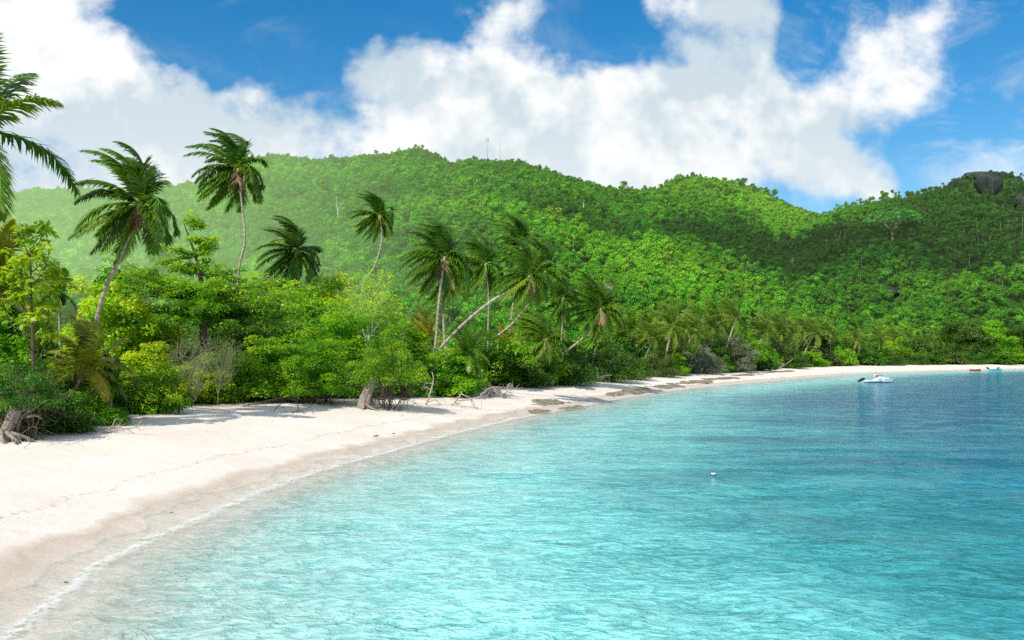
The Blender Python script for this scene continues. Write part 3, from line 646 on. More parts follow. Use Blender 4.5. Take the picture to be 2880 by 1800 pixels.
for (x0, x1, yt, Y, k, mt, lf, lb) in ((680, 836, 800, 63.6, 'd', 'leaf_mid', .5, 'bush overhanging the sand just left of the big weathered trunk'), (838, 985, 806, 62.6, 'd', 'leaf_mid', 1.75, 'bush overhanging the top of the big weathered trunk'), (590, 735, 872, 64.0, 'e', 'leaf_mid', .4, 'leafy bush overhanging the dry branches on the sand'), (-40, 125, 868, 37.6, 'd', 'leaf_dark', 1.25, 'dark small-leaved bush overhanging the grey stump at the left edge')):
    shrub(x0, x1, yt, Y, k, mt, lb, lift=lf)
rr = np.random.default_rng(55)
x = 1800
far_lb = ['dark bush at the edge of the far sand left of the white boat', 'dark bush at the edge of the far sand behind the white boat', 'dark bush at the edge of the far sand right of the white boat']
while x < 2460:
    w = rr.uniform(65, 105); yt = rr.uniform(818, 836); reg = 0 if x < 2010 else 1 if x < 2110 else 2
    shrub(x, x+w, yt, Yv(x+w/2)+1.5+rr.random()*2, rr.choice(['b', 'c', 'd']), rr.choice(['leaf_dark', 'leaf_dark', 'leaf_olive', 'leaf_mid']), far_lb[reg], 'bushes along the far sand, ' + ['left', 'middle', 'right'][reg], name='bush', cat='bush')
    x += w*.62
x = 1440
for x in np.arange(1440, 2470, 48.):
    reg = 0 if x < 1780 else 1 if x < 2110 else 2
    w = rr.uniform(75, 120); yt = rr.uniform(772, 812) - (18 if x > 2200 else 0)
    shrub(x, x+w, yt, Yv(x+w/2)+10+rr.random()*14, rr.choice(['a', 'd', 'b']), rr.choice(['leaf_dark', 'leaf_mid', 'leaf_olive', 'leaf_dark']), ['leafy tree in the second row behind the greyish shore bushes', 'leafy tree in the second row behind the far bushes, left of the white boat', 'leafy tree in the second row behind the far bushes, right of the white boat'][reg], 'second row of shore trees, '+['left', 'middle', 'right'][reg], name='shore_tree', cat='tree')

# slim large-leaved tree at the left
def tree_root(name, x, Y, label, cat='tree'):
    X = (x-CX)/FD*Y; z = H1(X, Y); o = empty(name, (X, Y, z)); return tag(o, label, cat), np.array([X, Y, z])
r = np.random.default_rng(31)
Y0 = 41.; o, b = tree_root('slim_tree', 78, Y0, 'slim sapling with dark stem and sparse large glossy leaves at the left')
top = at(72, 585, Y0)-b; tips = []; mb = MB()
mb.tube(spline([(0, 0, -.1), top*.4+[.05, 0, 0], top*.75, top], 14), np.linspace(.10, .025, 14), 7)
for i in range(17):
    f = .35+.63*i/16; p = top*f; a = i*2.4
    limb(r, mb, p, (math.cos(a), math.sin(a), .55), 1.35*(1.15-f)+.5, .03, 2, .5, .3, .12, tips)
link('trunk', mb.build('trunk', M['bark_dark']), o)
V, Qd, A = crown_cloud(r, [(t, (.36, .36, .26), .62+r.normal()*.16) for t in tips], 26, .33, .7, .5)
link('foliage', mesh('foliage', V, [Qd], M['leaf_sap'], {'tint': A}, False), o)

# tiered tree with a wide flat crown
r = np.random.default_rng(33); Y0 = 64.
o, b = tree_root('tiered_tree', 482, Y0, 'wide tree with flat tiers of branches and a sparse tip, behind the bare grey bush')
mb = MB(); tips = []; cl = []
zt = lambda y: at(0, y, Y0)[2]-b[2]; xt = lambda x: at(x, 0, Y0)[0]-b[0]
mb.tube(spline([(0, 0, -.2), (xt(480), 0, zt(760)), (xt(470), .1, zt(640)), (xt(432), 0, zt(520))], 18), np.concatenate([np.linspace(.34, .2, 9), np.linspace(.19, .03, 9)]), 9)
for (y, xl, xr, m, tt, ny) in ((742, 270, 720, 60, .22, 1.0), (706, 275, 715, 60, .40, 1.0), (680, 300, 690, 44, .52, .9), (640, 345, 590, 15, .50, .7), (596, 318, 545, 8, .55, .6), (565, 385, 500, 4, .6, .6), (535, 400, 475, 3, .6, .5)):  # low tint on the bottom tier paints its shaded underside
    x0 = xt(470); z = zt(y); gap_a = r.random(3)*6.28; tl = r.normal()*.05
    for i in range(m):
        a = i*2.39996+r.random()*.5
        if min(abs((a-g_+3.14) % 6.28-3.14) for g_ in gap_a) < .33: continue
        rad = (xr-xl)/2/FD*Y0*((.62 if y > 660 else .45)+.5*r.random()); cx = xt((xl+xr)/2)-x0
        e = np.array([cx+math.cos(a)*rad, math.sin(a)*rad*ny, math.cos(a)*rad*tl*3+r.normal()*(.42 if y < 660 else .6)+.1])
        P = spline([(x0, 0, z-.25), np.array([x0, 0, z-.05])+e*.5+[0, 0, -.1], np.array([x0, 0, z])+e], 8); mb.tube(P, np.linspace(.06, .012, 8), 4, cap=False)
        for f in np.linspace(.42, 1., 5):
            q = P[min(int(f*7), 7)]+r.normal(size=3)*np.array([.18, .18, .05]); cl.append((q, (.55, .55, .2 if y < 660 else .36), tt+r.normal()*.14+.06*(f > .8)))
            if r.random() < .3: mb.tube([q, q+r.normal(size=3)*.3+[0, 0, .15]], [.015, .006], 4, cap=False)
link('trunk', mb.build('trunk', M['bark_dark']), o)
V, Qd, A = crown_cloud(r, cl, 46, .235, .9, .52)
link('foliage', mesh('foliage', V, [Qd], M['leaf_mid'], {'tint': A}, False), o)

# bare and half-bare growth
def bare(x, Y, y0, y1, mat, label, seed, n=7, spread=.55, R=.06, depth=4, name='bare_bush', cat='bush', wide=.4, lv=None):
    r = np.random.default_rng(seed); X = (x-CX)/FD*Y; g = H1(X, Y); zb = at(x, y0, Y)[2]; h = at(x, y1, Y)[2]-zb
    zb = max(zb, g-.05); o = empty(name, (X, Y, g)); tag(o, label, cat); mb = MB(); tips = []
    if zb-g > .4: mb.tube([(0, 0, -.1), (0, 0, zb-g+.1)], [R*1.5, R*1.2], 6)
    for i in range(n):
        a = r.random()*6.28; limb(r, mb, (0, 0, zb-g), (math.cos(a)*wide, math.sin(a)*wide, 1), h*.42, R, depth, spread, .22, .2, tips)
    link('branches' if False else 'bough', mb.build('bough', M[mat]), o)
    if lv:
        V, Qd, A = crown_cloud(r, [(t, .3, .55+r.normal()*.12) for t in tips[::2]], 14, .2, .5, .5)
        link('foliage', mesh('foliage', V, [Qd], M[lv], {'tint': A}, False), o)
    return o
bare(868, 77, 830, 668, 'bark_pale', 'bare tree with pale branches standing out of the large round bush', 41, 9, .6, .06, 5, 'bare_tree', 'tree', .5, 'leaf_bright')
bare(930, 75, 850, 740, 'twig', 'half-bare pale twiggy tree right of the bare tree', 42, 5, .6, .05, 5, 'bare_tree', 'tree', .6, 'leaf_mid')
bare(462, 59, 945, 795, 'twig', 'bare grey bush between the two yellow green shrubs', 43, 15, .55, .022, 5, wide=.5)
bare(515, 60, 930, 810, 'twig', 'bare grey twigs to the right of the bare grey bush', 44, 9, .5, .02, 5, wide=.4)
bare(70, 39.5, 960, 880, 'twig', 'pale lichened branches in the dark corner shrub', 45, 8, .6, .018, 5, wide=1.2)
bare(1655, 172, 850, 792, 'twig', 'pale bare tree behind the left greyish shore bush', 46, 7, .6, .09, 4, 'bare_tree', 'tree', .5)
bare(760, 69.5, 948, 905, 'bark_dark', 'tangle of dry brown twigs under the bushes left of the weathered trunk', 47, 26, .7, .014, 4, wide=2.6)

# big weathered trunks at the sand edge
def stump(x, y, pts, wb, wt, label, seed, branch=None):
    r = np.random.default_rng(seed); g = ground(x, y); Y = g[1]; o = empty('weathered_trunk', g); tag(o, label, 'tree trunk')
    nr = 26; k = 44; P = spline([at(px, py, Y)-g for px, py in pts], nr); P[0, 2] -= .15; V = []; D_ = unit(np.gradient(P, axis=0))
    gr = np.convolve(np.tile(r.normal(size=k), 3), [.25, .5, .25], 'same')[k:2*k]; jag = np.convolve(np.tile(r.random(k), 3), [.3, .4, .3], 'same')[k:2*k]
    for i in range(nr):
        f = i/(nr-1); R = (wb*(1-f)+wt*f)/FD*Y/2*(1+.35*math.exp(-f*7)); d = D_[i]; A_ = unit(np.cross(d, [0, 1., 0])); B_ = np.cross(d, A_)
        for j in range(k):
            a = j*2*math.pi/k+.5*f; q = R*(1+.12*math.sin(2*a+f*2+seed)+.10*math.sin(5*a+f*3)+.13*gr[j]*(.6+.6*math.sin(f*5+j))+.03*r.normal())
            V.append(P[i]+A_*math.cos(a)*q+B_*math.sin(a)*q*.85+d*(R*1.9*(jag[j]-.4) if i == nr-1 else R*.6*(jag[j]-.4) if i == nr-2 else 0))
    Qd = [[i*k+j, i*k+(j+1) % k, (i+1)*k+(j+1) % k, (i+1)*k+j] for i in range(nr-1) for j in range(k)]
    mb = MB(); mb.add(V, Qd); mb.add(V[-k:]+[np.mean(V[-k:], 0)-D_[-1]*.35], None, [[j, (j+1) % k, k] for j in range(k)])
    link('trunk', mb.build('trunk', M['old_wood']), o)
    rt = MB()
    for i in range(6):
        a = -1.2+i*.7; limb(r, rt, (math.cos(a)*.25, math.sin(a)*.25-.1, .35), (math.cos(a), math.sin(a), -.5), .9, .11, 2, .4, -.25, .15)
    link('root', rt.build('root', M['old_wood']), o)
    for bp in branch or []:
        bm_ = MB(); bm_.tube(spline([at(px, py, Y+.3)-g for px, py in bp], 12), np.linspace(.075, .02, 12), 7); link('branch', bm_.build('branch', M['bark_grey']), o)
    return o
stump(857, 966, [(858, 972), (862, 945), (872, 918), (884, 892)], 27, 25, 'big weathered trunk leaning right at the sand edge in the middle', 3, [[(903, 935), (908, 912), (935, 890), (962, 868)], [(925, 900), (955, 896), (975, 900)]])
stump(10, 1042, [(8, 1046), (14, 1020), (24, 995), (38, 968)], 30, 24, 'weathered grey stump leaning right at the left edge of the picture', 4, [[(36, 1018), (52, 985), (85, 962), (110, 945)], [(60, 985), (85, 982), (100, 990)]])

# driftwood
def drift(x, y, label, seed, paths, mat='drift', R=.07, twigs=3, name='driftwood', cat='driftwood'):
    """paths in picture columns and rows at the depth of the sand where it lies"""
    r = np.random.default_rng(seed); g = ground(x, y); Y = g[1]; o = empty(name, g); tag(o, label, cat); mb = MB()
    for p, rad in paths:
        P = spline([at(px, py, Y)-g+np.array([0, dy, 0]) for px, py, dy in p], 12); P += r.normal(size=P.shape)*rad*.25
        mb.tube(P, np.linspace(rad*.72, rad*.25, 12), 7)
        for i in range(twigs):
            k = r.integers(4, 12); limb(r, mb, P[k], unit(r.normal(size=3)+[0, 0, .1]), rad*7, rad*.3, 2, .6, -.05, .25)
    link('branch', mb.build('branch', M[mat]), o); return o
drift(1062, 958, 'grey driftwood branch lying on the sand below the shrub at the pair of palms', 61, [([(1050,966,0),(1072,950,.1),(1085,938,.2),(1090,928,.3)], .17), ([(1082,946,0),(1110,943,-.1),(1132,938,0),(1140,930,.2),(1152,918,.4),(1160,916,.5)], .10), ([(1112,944,0),(1122,955,-.3),(1130,964,-.5)], .05)])
drift(1182, 940, 'heap of bleached driftwood roots on the open sand', 62, [([(1190,940,0),(1180,925,.1),(1170,918,.2),(1150,925,.3)], .20), ([(1188,938,.1),(1196,924,.1),(1198,916,.2)], .13), ([(1180,935,0),(1162,920,0),(1148,916,.1),(1132,924,0)], .10), ([(1185,930,.4),(1168,926,.3),(1150,935,.3)], .12), ([(1178,940,-.2),(1160,938,-.2),(1142,932,-.2)], .09), ([(1176,925,.2),(1158,928,.1),(1140,940,0)], .06), ([(1170,918,0),(1150,930,0),(1146,938,0)], .07)], twigs=5)
drift(988, 955, 'crooked grey branch standing between the glossy shrubs at the sand edge', 63, [([(1005,958,0),(1014,935,0),(1022,905,.2),(1020,880,.4)], .12), ([(1010,950,0),(1030,945,.1),(1040,955,0)], .07)])
drift(250, 1022, 'grey driftwood branch lying along the sand below the left shrubs', 64, [([(225,1038,0),(250,1018,.1),(265,1010,.2)], .10), ([(245,1022,0),(285,1014,.1),(318,1010,0),(330,994,.2)], .06), ([(190,1030,0),(205,1006,.2),(215,975,.4)], .07)])
drift(690, 975, 'dry brown branches spread over the sand below the broad-leaved shrub', 65, [([(628,990,.3),(650,966,.2),(664,944,.6)], .05), ([(640,986,0),(672,984,-.3),(705,968,-.1),(722,976,-.2),(764,986,-.3)], .05), ([(705,968,-.1),(698,950,.3),(676,940,.8)], .06), ([(668,996,-.4),(684,982,-.3),(702,970,-.1)], .04), ([(700,974,0),(730,962,.2),(748,948,.6)], .04), ([(690,980,-.2),(716,990,-.4),(735,988,-.5)], .03)], 'bark_dark', twigs=8, name='dry_branch', cat='branch')
drift(1392, 912, 'pale fallen branch propped at the sand edge below the dark shrubs', 66, [([(1395,915,0),(1405,905,0),(1412,890,.2)], .13), ([(1400,912,0),(1395,896,0),(1388,880,.3)], .10), ([(1402,896,0),(1430,888,.2),(1448,886,.4)], .09)], 'bark_pale', twigs=4)
drift(1740, 885, 'thin grey branch on the sand below the greyish bushes', 67, [([(1840,870,0),(1858,860,.3),(1875,848,.6)], .10)], twigs=2)
# dead palm leaf on the sand
g = ground(610, 968); o = tag(empty('dead_palm_frond', g), 'dead brown palm frond lying on the sand left of the dry branches', 'palm frond')
link('frond', frond_geo(np.random.default_rng(5), (-.75, -.2, -.12), 2.6, np.zeros(3), .1, 30, .4, .05, .5, (1.5, .2, .75), ragged=.5).build('frond', M['dead_frond'], False), o)
# scraps on the sand
for i, (x, y, s_) in enumerate(((888, 1033, .16), (930, 1025, .10), (1218, 975, .10), (1560, 890+20, .12), (445, 1372, .06), (157, 1497-120, .05), (405, 1254-40, .05))):
    g = ground(x, y); mb = MB(); r = np.random.default_rng(80+i)
    limb(r, mb, (-s_, 0, .02), (1, .3, 0), s_*2, s_*.3, 1, .7, -.05, .12, k=6, minr=.01)
    o = link('wood_scrap', mb.build('wood_scrap', M['bark_dark']), None, g)
    tag(o, ['dark scrap of wood on the sand near the middle waterline', 'small dark scrap right of the dark scrap near the middle waterline', 'small scrap on the sand below the driftwood root heap', 'small scrap on the sand left of the weedy rock patches', 'small scrap at the wet sand edge in the left foreground', 'tiny scrap on the wet sand at the far left foreground', 'tiny scrap on the dry sand of the left foreground'][i], 'scrap')

# weedy flat rocks at the waterline
def rock_mat(name, a, b, c_, scale=2.):
    m, T, out = new_mat(name); tc = T.n('ShaderNodeNewGeometry').outputs['Position']
    n1 = T.noise(tc, scale, 6, .7); n2 = T.noise(tc, scale*.35, 3, .5)
    c = T.ramp(n1, [(.3, a), (.55, b), (.8, c_)]); c = T.mix(T.map(n2, .45, .65), c, T.mix(.6, c, (.10, .12, .03)))
    bp = T.n('ShaderNodeBump', {'Height': n1, 'Strength': .9, 'Distance': .25}).outputs[0]
    p = T.n('ShaderNodeBsdfPrincipled', {'Base Color': c, 'Roughness': .8, 'Normal': bp}); T.nt.links.new(p.outputs[0], out.inputs[0]); return m
M['beach_rock'] = rock_mat('beach_rock', (.12, .10, .07), (.30, .26, .18), (.56, .48, .37), 2.6)
def granite():
    m, T, out = new_mat('granite'); tc = T.n('ShaderNodeNewGeometry').outputs['Position']
    st = T.noise(T.scalev(tc, (1, 1, .12)), .35, 6, .65); n = T.noise(tc, .12, 5, .6)
    c = T.ramp(T.math('MULTIPLY_ADD', st, .6, T.math('MULTIPLY', n, .45)), [(.32, (.010,.014,.012)), (.55, (.040,.050,.042)), (.80, (.17,.17,.13))])
    bp = T.n('ShaderNodeBump', {'Height': st, 'Strength': .8, 'Distance': 2.}).outputs[0]
    p = T.n('ShaderNodeBsdfPrincipled', {'Base Color': c, 'Roughness': .85, 'Specular IOR Level': .2, 'Normal': bp}); finish(T, out, p.outputs[0], 0); return m
M['granite'] = granite()
def blob(seed, sub, amp, fr):
    bm = bmesh.new(); bmesh.ops.create_icosphere(bm, subdivisions=sub, radius=1); r = np.random.default_rng(seed); ph = r.random((8, 3))*6.28; kv = r.normal(size=(8, 3))*fr; cuts = unit(r.normal(size=(9, 3))*[1, 1, .6]); cds = r.uniform(.72, .95, 9)
    for v in bm.verts:
        p = np.array(v.co); s = sum(math.sin(float(p@kv[i])+ph[i, 0])/(1+i*.4) for i in range(8)); q = p*(1+amp*s*.5)
        for cn, cd in zip(cuts, cds): q = q-cn*max(0, float(q@cn)-cd)*.85
        v.co = Vector(q)
    me = bpy.data.meshes.new('rock'); bm.to_mesh(me); bm.free(); me.polygons.foreach_set('use_smooth', [True]*len(me.polygons)); return me
def flat_rock(x, y, w, d, h, label, seed):
    """low broken shelf: a height sheet with ragged rim"""
    g = ground(x, y); r = np.random.default_rng(seed); n = 46
    u = np.linspace(-1, 1, n); U, W = np.meshgrid(u, u); X = U*w/2; Yy = W*d/2
    rim = 1-np.sqrt(U**2+W**2)+.32*vnoise(X, Yy, w*.16, seed)+.22*vnoise(X, Yy, w*.06, seed+1)
    rim = rim-.22+.30*vnoise(X, Yy, w*.11, seed+5); hgt = np.clip(rim, 0, .5)*2*h*(1+.5*vnoise(X, Yy, w*.05, seed+2))
    tg = unit(SHORE_F[np.argmin(((SHORE_F-g[:2])**2).sum(1))+1]-SHORE_F[np.argmin(((SHORE_F-g[:2])**2).sum(1))]); X, Yy = X*tg[0]-Yy*tg[1], X*tg[1]+Yy*tg[0]
    Xw = X+g[0]; Yw = Yy+g[1]; Z = np.maximum(H(Xw, Yw), -.2)+np.where(rim > .02, hgt, -.25)
    V = np.stack([X.ravel(), Yy.ravel(), Z.ravel()-g[2]], 1); i = np.arange(n-1)[:, None]*n; j = np.arange(n-1)[None]
    Qd = np.stack([i+j, i+j+1, i+n+j+1, i+n+j], -1).reshape(-1, 4); keep = (rim.ravel()[Qd] > -.05).any(1)
    v_, q_, _ = compact(V, Qd[keep], {})
    o = link('flat_rock', mesh('flat_rock', v_, [q_], M['beach_rock']), None, g); tag(o, label, 'rock', 'weedy flat rocks along the waterline')
for i, (x, y, w, d, h, lb) in enumerate((
 (1300, 951, 9, 2.6, .16, 'grey weedy flat rock on the sand, the one nearest the driftwood roots'),
 (1276, 974, 7, 1.7, .14, 'long brownish flat rock at the swash below the grey one'),
 (1352, 964, 8, 1.8, .15, 'brownish flat rock at the waterline right of the grey one'),
 (1500, 926, 15, 2.6, .18, 'brown weedy flat rock at the water below the olive shrub'),
 (1452, 933, 9, 1.6, .14, 'low brown flat rock at the water, second along the shore'),
 (1572, 913, 20, 3.0, .18, 'long weedy flat rock at the water below the left greyish bush'),
 (1640, 904, 22, 2.6, .18, 'greenish flat rock at the water between the greyish bushes'),
 (1705, 895, 20, 3.0, .16, 'greenish flat rock at the water below the right greyish bush'),
 (1765, 886, 18, 2.2, .16, 'thin dark flat rock on the sand right of the greyish bushes'),
 (1840, 879, 24, 2.4, .15, 'dark flat rock on the far sand, rightmost of the row'))):
    flat_rock(x, y, w, d, h, lb, 200+i)
# granite on the right-hand hill
BL = []
def boulder(x, y, w, h, label, seed, Y=None, name='boulder', dd=.8):
    if Y is None: g = ground(x, y+h*.25, 60, 1200); lift = h*.25/FD*g[1]
    else:
        X = (x-CX)/FD*Y; g = np.array([X, Y, H1(X, Y)]); lift = 1.0
    c = g+[0, 0, lift]; o = link(name, blob(seed, 4, .30, 1.9), None, c); o.data.materials.append(M['granite'])
    a = w/2/FD*g[1]; hh = h/2/FD*g[1]+(1.5 if Y else 0); o.scale = (a, a*dd, hh); BL.append((c[0], c[1], a)); tag(o, label, 'rock')
for i, (x, y, w, h, Y, lb) in enumerate((
 (2318, 404, 74, 14, 566, 'broad dark boulder crowning the right-hand peak'), (2372, 406, 44, 18, 563, 'dark boulder on the peak right of the broad one'),
 (2262, 418, 36, 16, 566, 'rounded boulder left of the broad one on the peak'), (2398, 400, 14, 20, 561, 'small upright boulder at the right end of the peak'),
 (2335, 440, 60, 56, None, 'tall dark cliff face under the right-hand peak'),
 (2408, 480, 34, 44, None, 'streaked dark cliff low at the right edge'),
 (2105, 692, 46, 26, None, 'dark rock outcrop among the trees on the lower right slope'))):
    boulder(x, y, w, h, lb, 300+i, Y)

# ------------------------------------------------------------------ grove of small palms along the far shore
def far_palm_proto(seed, h, lean):
    r = np.random.default_rng(seed); root = empty('shore_palm', (0, 0, -50)); mb = MB()
    S = spline([(0, 0, -.3), (lean*.35, -.1, h*.45), (lean, -.3, h)], 12); mb.tube(S, np.linspace(.24, .14, 12), 6); link('trunk', mb.build('trunk', M['palm_trunk']), root)
    for i, d in enumerate(frond_dirs(r, 19, -.9)):
        g_ = frond_geo(r, d, 4.3*(.85+.3*r.random()), WIND*1.15*(.7+.6*r.random()), .5+.75*i/18, 20, .42+.25*(i/18)**2+r.normal()*.12, .16, 1.1, S[-1])
        link('frond', g_.build('frond', M['frond_far'], False), root)
    return root
protos = [far_palm_proto(400+i, h, l) for i, (h, l) in enumerate(((7.5, .6), (8.5, 2.6), (7, 3.6), (9, -.6), (6.5, 1.4)))]
first = [True]*5
def put_palm(x, Y, ytop, label, group, k=None):
    X = (x-CX)/FD*Y; z = H1(X, Y); k = rr.integers(0, 5) if k is None else k
    hh = (7.5, 8.5, 7, 9, 6.5)[k]+2.6; want = EYE-(ytop-HY)/FD*Y-z
    if first[k]: o = protos[k]; first[k] = False
    else: o = copy_tree(protos[k])
    s = float(np.clip(want/hh, .55, 1.6)); sx = s**.6*.95
    o.location = (X, Y, z); o.rotation_euler = (0, 0, rr.uniform(-.35, .35)); o.scale = (sx, sx, s); tag(o, label, 'palm tree', group); return o
for x in np.arange(1465, 2235, 13.5):
    xx = x+rr.normal()*9; top = np.interp(xx, [1465, 1600, 1700, 1800, 1900, 2050, 2235], [745, 712, 712, 740, 752, 768, 788])
    yt = top+rr.random()**1.3*55; reg = 0 if xx < 1610 else 1 if xx < 1790 else 2 if xx < 2010 else 3
    put_palm(xx, Yv(xx)+5+26*rr.random(), yt, ['small palm in the shore grove between the thick leaning palm and the greyish bushes', 'small palm in the shore grove behind the greyish bushes', 'small palm in the shore grove between the greyish bushes and the white boat', 'small palm in the shore grove behind and right of the white boat'][reg], 'shore grove palms, stretch '+['one', 'two', 'three', 'four'][reg])
for x, y, dY in ((985, 742, 60), (940, 770, 45), (1080, 790, 35), (1235, 750, 30), (1395, 770, 22)):
    put_palm(x, Yv(x)+dY, y-18, 'small palm peeping out of the trees behind the row of tall palms', 'palms among the trees behind the tall palms')
for k in range(5):
    if first[k]:
        for c in list(protos[k].children): bpy.data.objects.remove(c)
        bpy.data.objects.remove(protos[k])

# ------------------------------------------------------------------ forest on the hills
def hill_tree(seed, form):
    r = np.random.default_rng(seed); cl = []; mb = MB()
    if form == 'broad':
        for i in range(24):
            d = rand_dirs(r, 1)[0]; d[2] = abs(d[2]); d[2] = d[2]*1.5-.5*(r.random() < .6); c = d*np.array([3.1, 3.1, 2.5])*(.6+.38*r.random())+[0, 0, 2.4]
            cl.append((c, (1.15, 1.15, .95), .42+r.normal()*.14+.06*d[2]))
        per, leaf = 66, .52; mb.tube([(0, 0, -1.5), (.1, 0, 1.4), (0, .1, 3.4)], [.26, .2, .1], 5)
    elif form == 'tall':
        for i in range(17):
            d = rand_dirs(r, 1)[0]; c = d*np.array([1.9, 1.9, 1.9])*(.5+.5*r.random())+[0, 0, 6.2+1.2*r.random()]
            cl.append((c, (1.0, 1.0, .6), .48+r.normal()*.15))
        per, leaf = 42, .55; mb.tube([(0, 0, -1.5), (.1, 0, 3), (0, 0, 7.2)], [.2, .16, .06], 5)
        for i in range(5): a = i*1.3; mb.tube([(0, 0, 4.5+i*.4), (math.cos(a)*1.4, math.sin(a)*1.4, 6+i*.3)], [.07, .03], 4)
    else:
        for i in range(40):
            a = r.random()*6.28; q = math.sqrt(r.random())*5.2; c = np.array([math.cos(a)*q, math.sin(a)*q, 5.6+.9*(i % 3)*.7-.035*q*q+r.normal()*.15])
            cl.append((c, (1.15, 1.15, .24), .5+r.normal()*.13))
        per, leaf = 34, .5; mb.tube([(0, 0, -1.5), (0, 0, 2.2)], [.32, .24], 6)
        for i in range(9): a = i*.7; mb.tube(spline([(0, 0, 2), (math.cos(a)*1.6, math.sin(a)*1.6, 4.2), (math.cos(a)*3.6, math.sin(a)*3.6, 5.6)], 5), [.16, .12, .09, .07, .04], 4)
    V, Qd, A = crown_cloud(r, cl, per, leaf, .35, .8, {'broad': (0, 0, 2.2), 'tall': (0, 0, 5.8), 'flat': None}[form], .38)
    mb.add(V, Qd, None, A, 1)
    return mb.build({'broad': 'broadleaf_tree', 'tall': 'slender_tree', 'flat': 'umbrella_tree'}[form], [M['hill_bark'], M['hill_flat'] if form == 'flat' else M['hill_leaf']], False)
FORMS = ['broad']*5+['tall']*2+['flat']
HT = [hill_tree(500+i, f) for i, f in enumerate(FORMS)]
HTOP = np.array([6.1]*5+[9.3]*2+[6.9]); 
pts = []
rf = np.random.default_rng(77)
sp_rows = []
Yc_ = 80.
while Yc_ < 960:
    sp = 4.0 if Yc_ < 200 else 4.3 if Yc_ < 350 else 4.4 if Yc_ < 600 else 4.6
    xs = np.arange(-.74*Yc_-10, .70*Yc_+10, sp); sp_rows.append(np.stack([xs+rf.uniform(-.45, .45, len(xs))*sp, Yc_+rf.uniform(-.45, .45, len(xs))*sp, np.full(len(xs), sp)], 1)); Yc_ += sp
PT = np.vstack(sp_rows); vg_ = vegd(PT[:, 0], PT[:, 1]); PT = PT[vg_ > 24]; z = H(PT[:, 0], PT[:, 1])
xi = CX+FD*PT[:, 0]/PT[:, 1]
# keep what can be seen from around the beach: not the far sides of the hills
yrow = HY-(z+6-EYE)/PT[:, 1]*FD
order = np.argsort(PT[:, 1]); bins = np.clip(((xi+400)/8).astype(int), 0, 420); runmax = np.full(421, 1e9); vis = np.zeros(len(PT), bool); gap = np.zeros(len(PT))
front = np.interp((np.arange(421)*8-400), [-400,0,130,280,340,430,560,700,850,980,1100,1300,1450,1600,1700,1900,2200,2419,3000], [600,600,640,690,600,530,660,690,680,745,770,785,765,735,740,765,780,800,800])
runtrue = runmax.copy()
for i in order:
    b_ = bins[i]; vis[i] = yrow[i] < runmax[b_]+14; gap[i] = min(runtrue[b_], front[b_])-yrow[i]
    runmax[b_] = min(runmax[b_], yrow[i]); runtrue[b_] = runmax[b_]
PT = PT[vis]; z = z[vis]; xi = xi[vis]; gap = gap[vis]; yrow = yrow[vis]
n = len(PT)
rocky = np.zeros(n, bool)
for (bx_, by_, a_) in BL: rocky |= (np.abs(PT[:, 0]-bx_) < a_*.55) & (PT[:, 1]-by_ > -a_*.8-1.5) & (PT[:, 1]-by_ < a_*.7)
PT = PT[~rocky]; z = z[~rocky]; xi = xi[~rocky]; gap = gap[~rocky]; yrow = yrow[~rocky]; n = len(PT)
form = rf.choice(7, n, p=[.188]*5+[.03]*2)
tallzone = ((PT[:, 0]-205)/150)**2+((PT[:, 1]-600)/150)**2 < 1
form = np.where(tallzone & (rf.random(n) < .35), rf.choice([5, 6], n), form)
flatzone = (xi > 520) & (xi < 1000) & (yrow > 515) & (yrow < 700)
form = np.where(flatzone & (rf.random(n) < .10), 7, form)
scl = PT[:, 2]/4.9*rf.uniform(.55, 1.1, n)*np.where(rf.random(n) < .10, 1.45, 1); 
scl = scl*(1-.18*sstep(470, 560, PT[:, 1])); scl = np.where(form == 7, np.maximum(scl*.95, .85), scl)
sil = np.min([np.interp(xi, R_[0], R_[1]) for R_ in RIDGES], axis=0); scl = np.where((yrow < sil+16) & (PT[:, 1] > 450), scl*.62, scl)
rot = rf.uniform(0, 6.28, n); squ = rf.uniform(.7, 1.45, n)
# the 300 broadleaf trees, and the others, that show largest
score = np.where((gap > 0) & (xi > -10) & (xi < 2430), scl/PT[:, 1]*np.clip(gap, 0, 12), 0)
lead = np.zeros(n, bool)
groups_txt = [('on the hazy slope at the left, behind the tall palms', lambda x, y, d: x < 620), ('on the slope behind the leaning palms', lambda x, y, d: x < 1330), ('on the near spur in the middle of the hillside', lambda x, y, d: x < 1850 and d < 420), ('on the bright middle slope', lambda x, y, d: x < 1960), ('on the dark slope below the right-hand peak', lambda x, y, d: True)]
for kind, sel, cap, nm, adj in (('broad', form < 5, 295, 'broadleaf_tree', 'round-crowned tree'), ('tall', (form >= 5) & (form < 7), 150, 'slender_tree', 'slender pale-stemmed tree'), ('flat', form == 7, 60, 'umbrella_tree', 'flat umbrella-crowned tree')):
    idx = np.nonzero(sel & (score > 0))[0]; idx = idx[np.argsort(-score[idx])][:cap]; lead[idx] = True
    for i in idx:
        o = bpy.data.objects.new(nm, HT[form[i]]); COL.objects.link(o)
        o.location = (PT[i, 0], PT[i, 1], z[i]); o.scale = (scl[i], scl[i], scl[i]*squ[i]); o.rotation_euler = (0, 0, rot[i])
        g = next(t for t, f in groups_txt if f(xi[i], yrow[i], PT[i, 1])); tag(o, adj+' '+g, 'tree', adj.replace('tree', 'trees')+' '+g)
rest = np.nonzero(~lead)[0]
pc = bpy.data.collections.new('tree_kinds')
for i, me in enumerate(HT):
    o = bpy.data.objects.new('tree_kind_%d' % i, me); pc.objects.link(o)
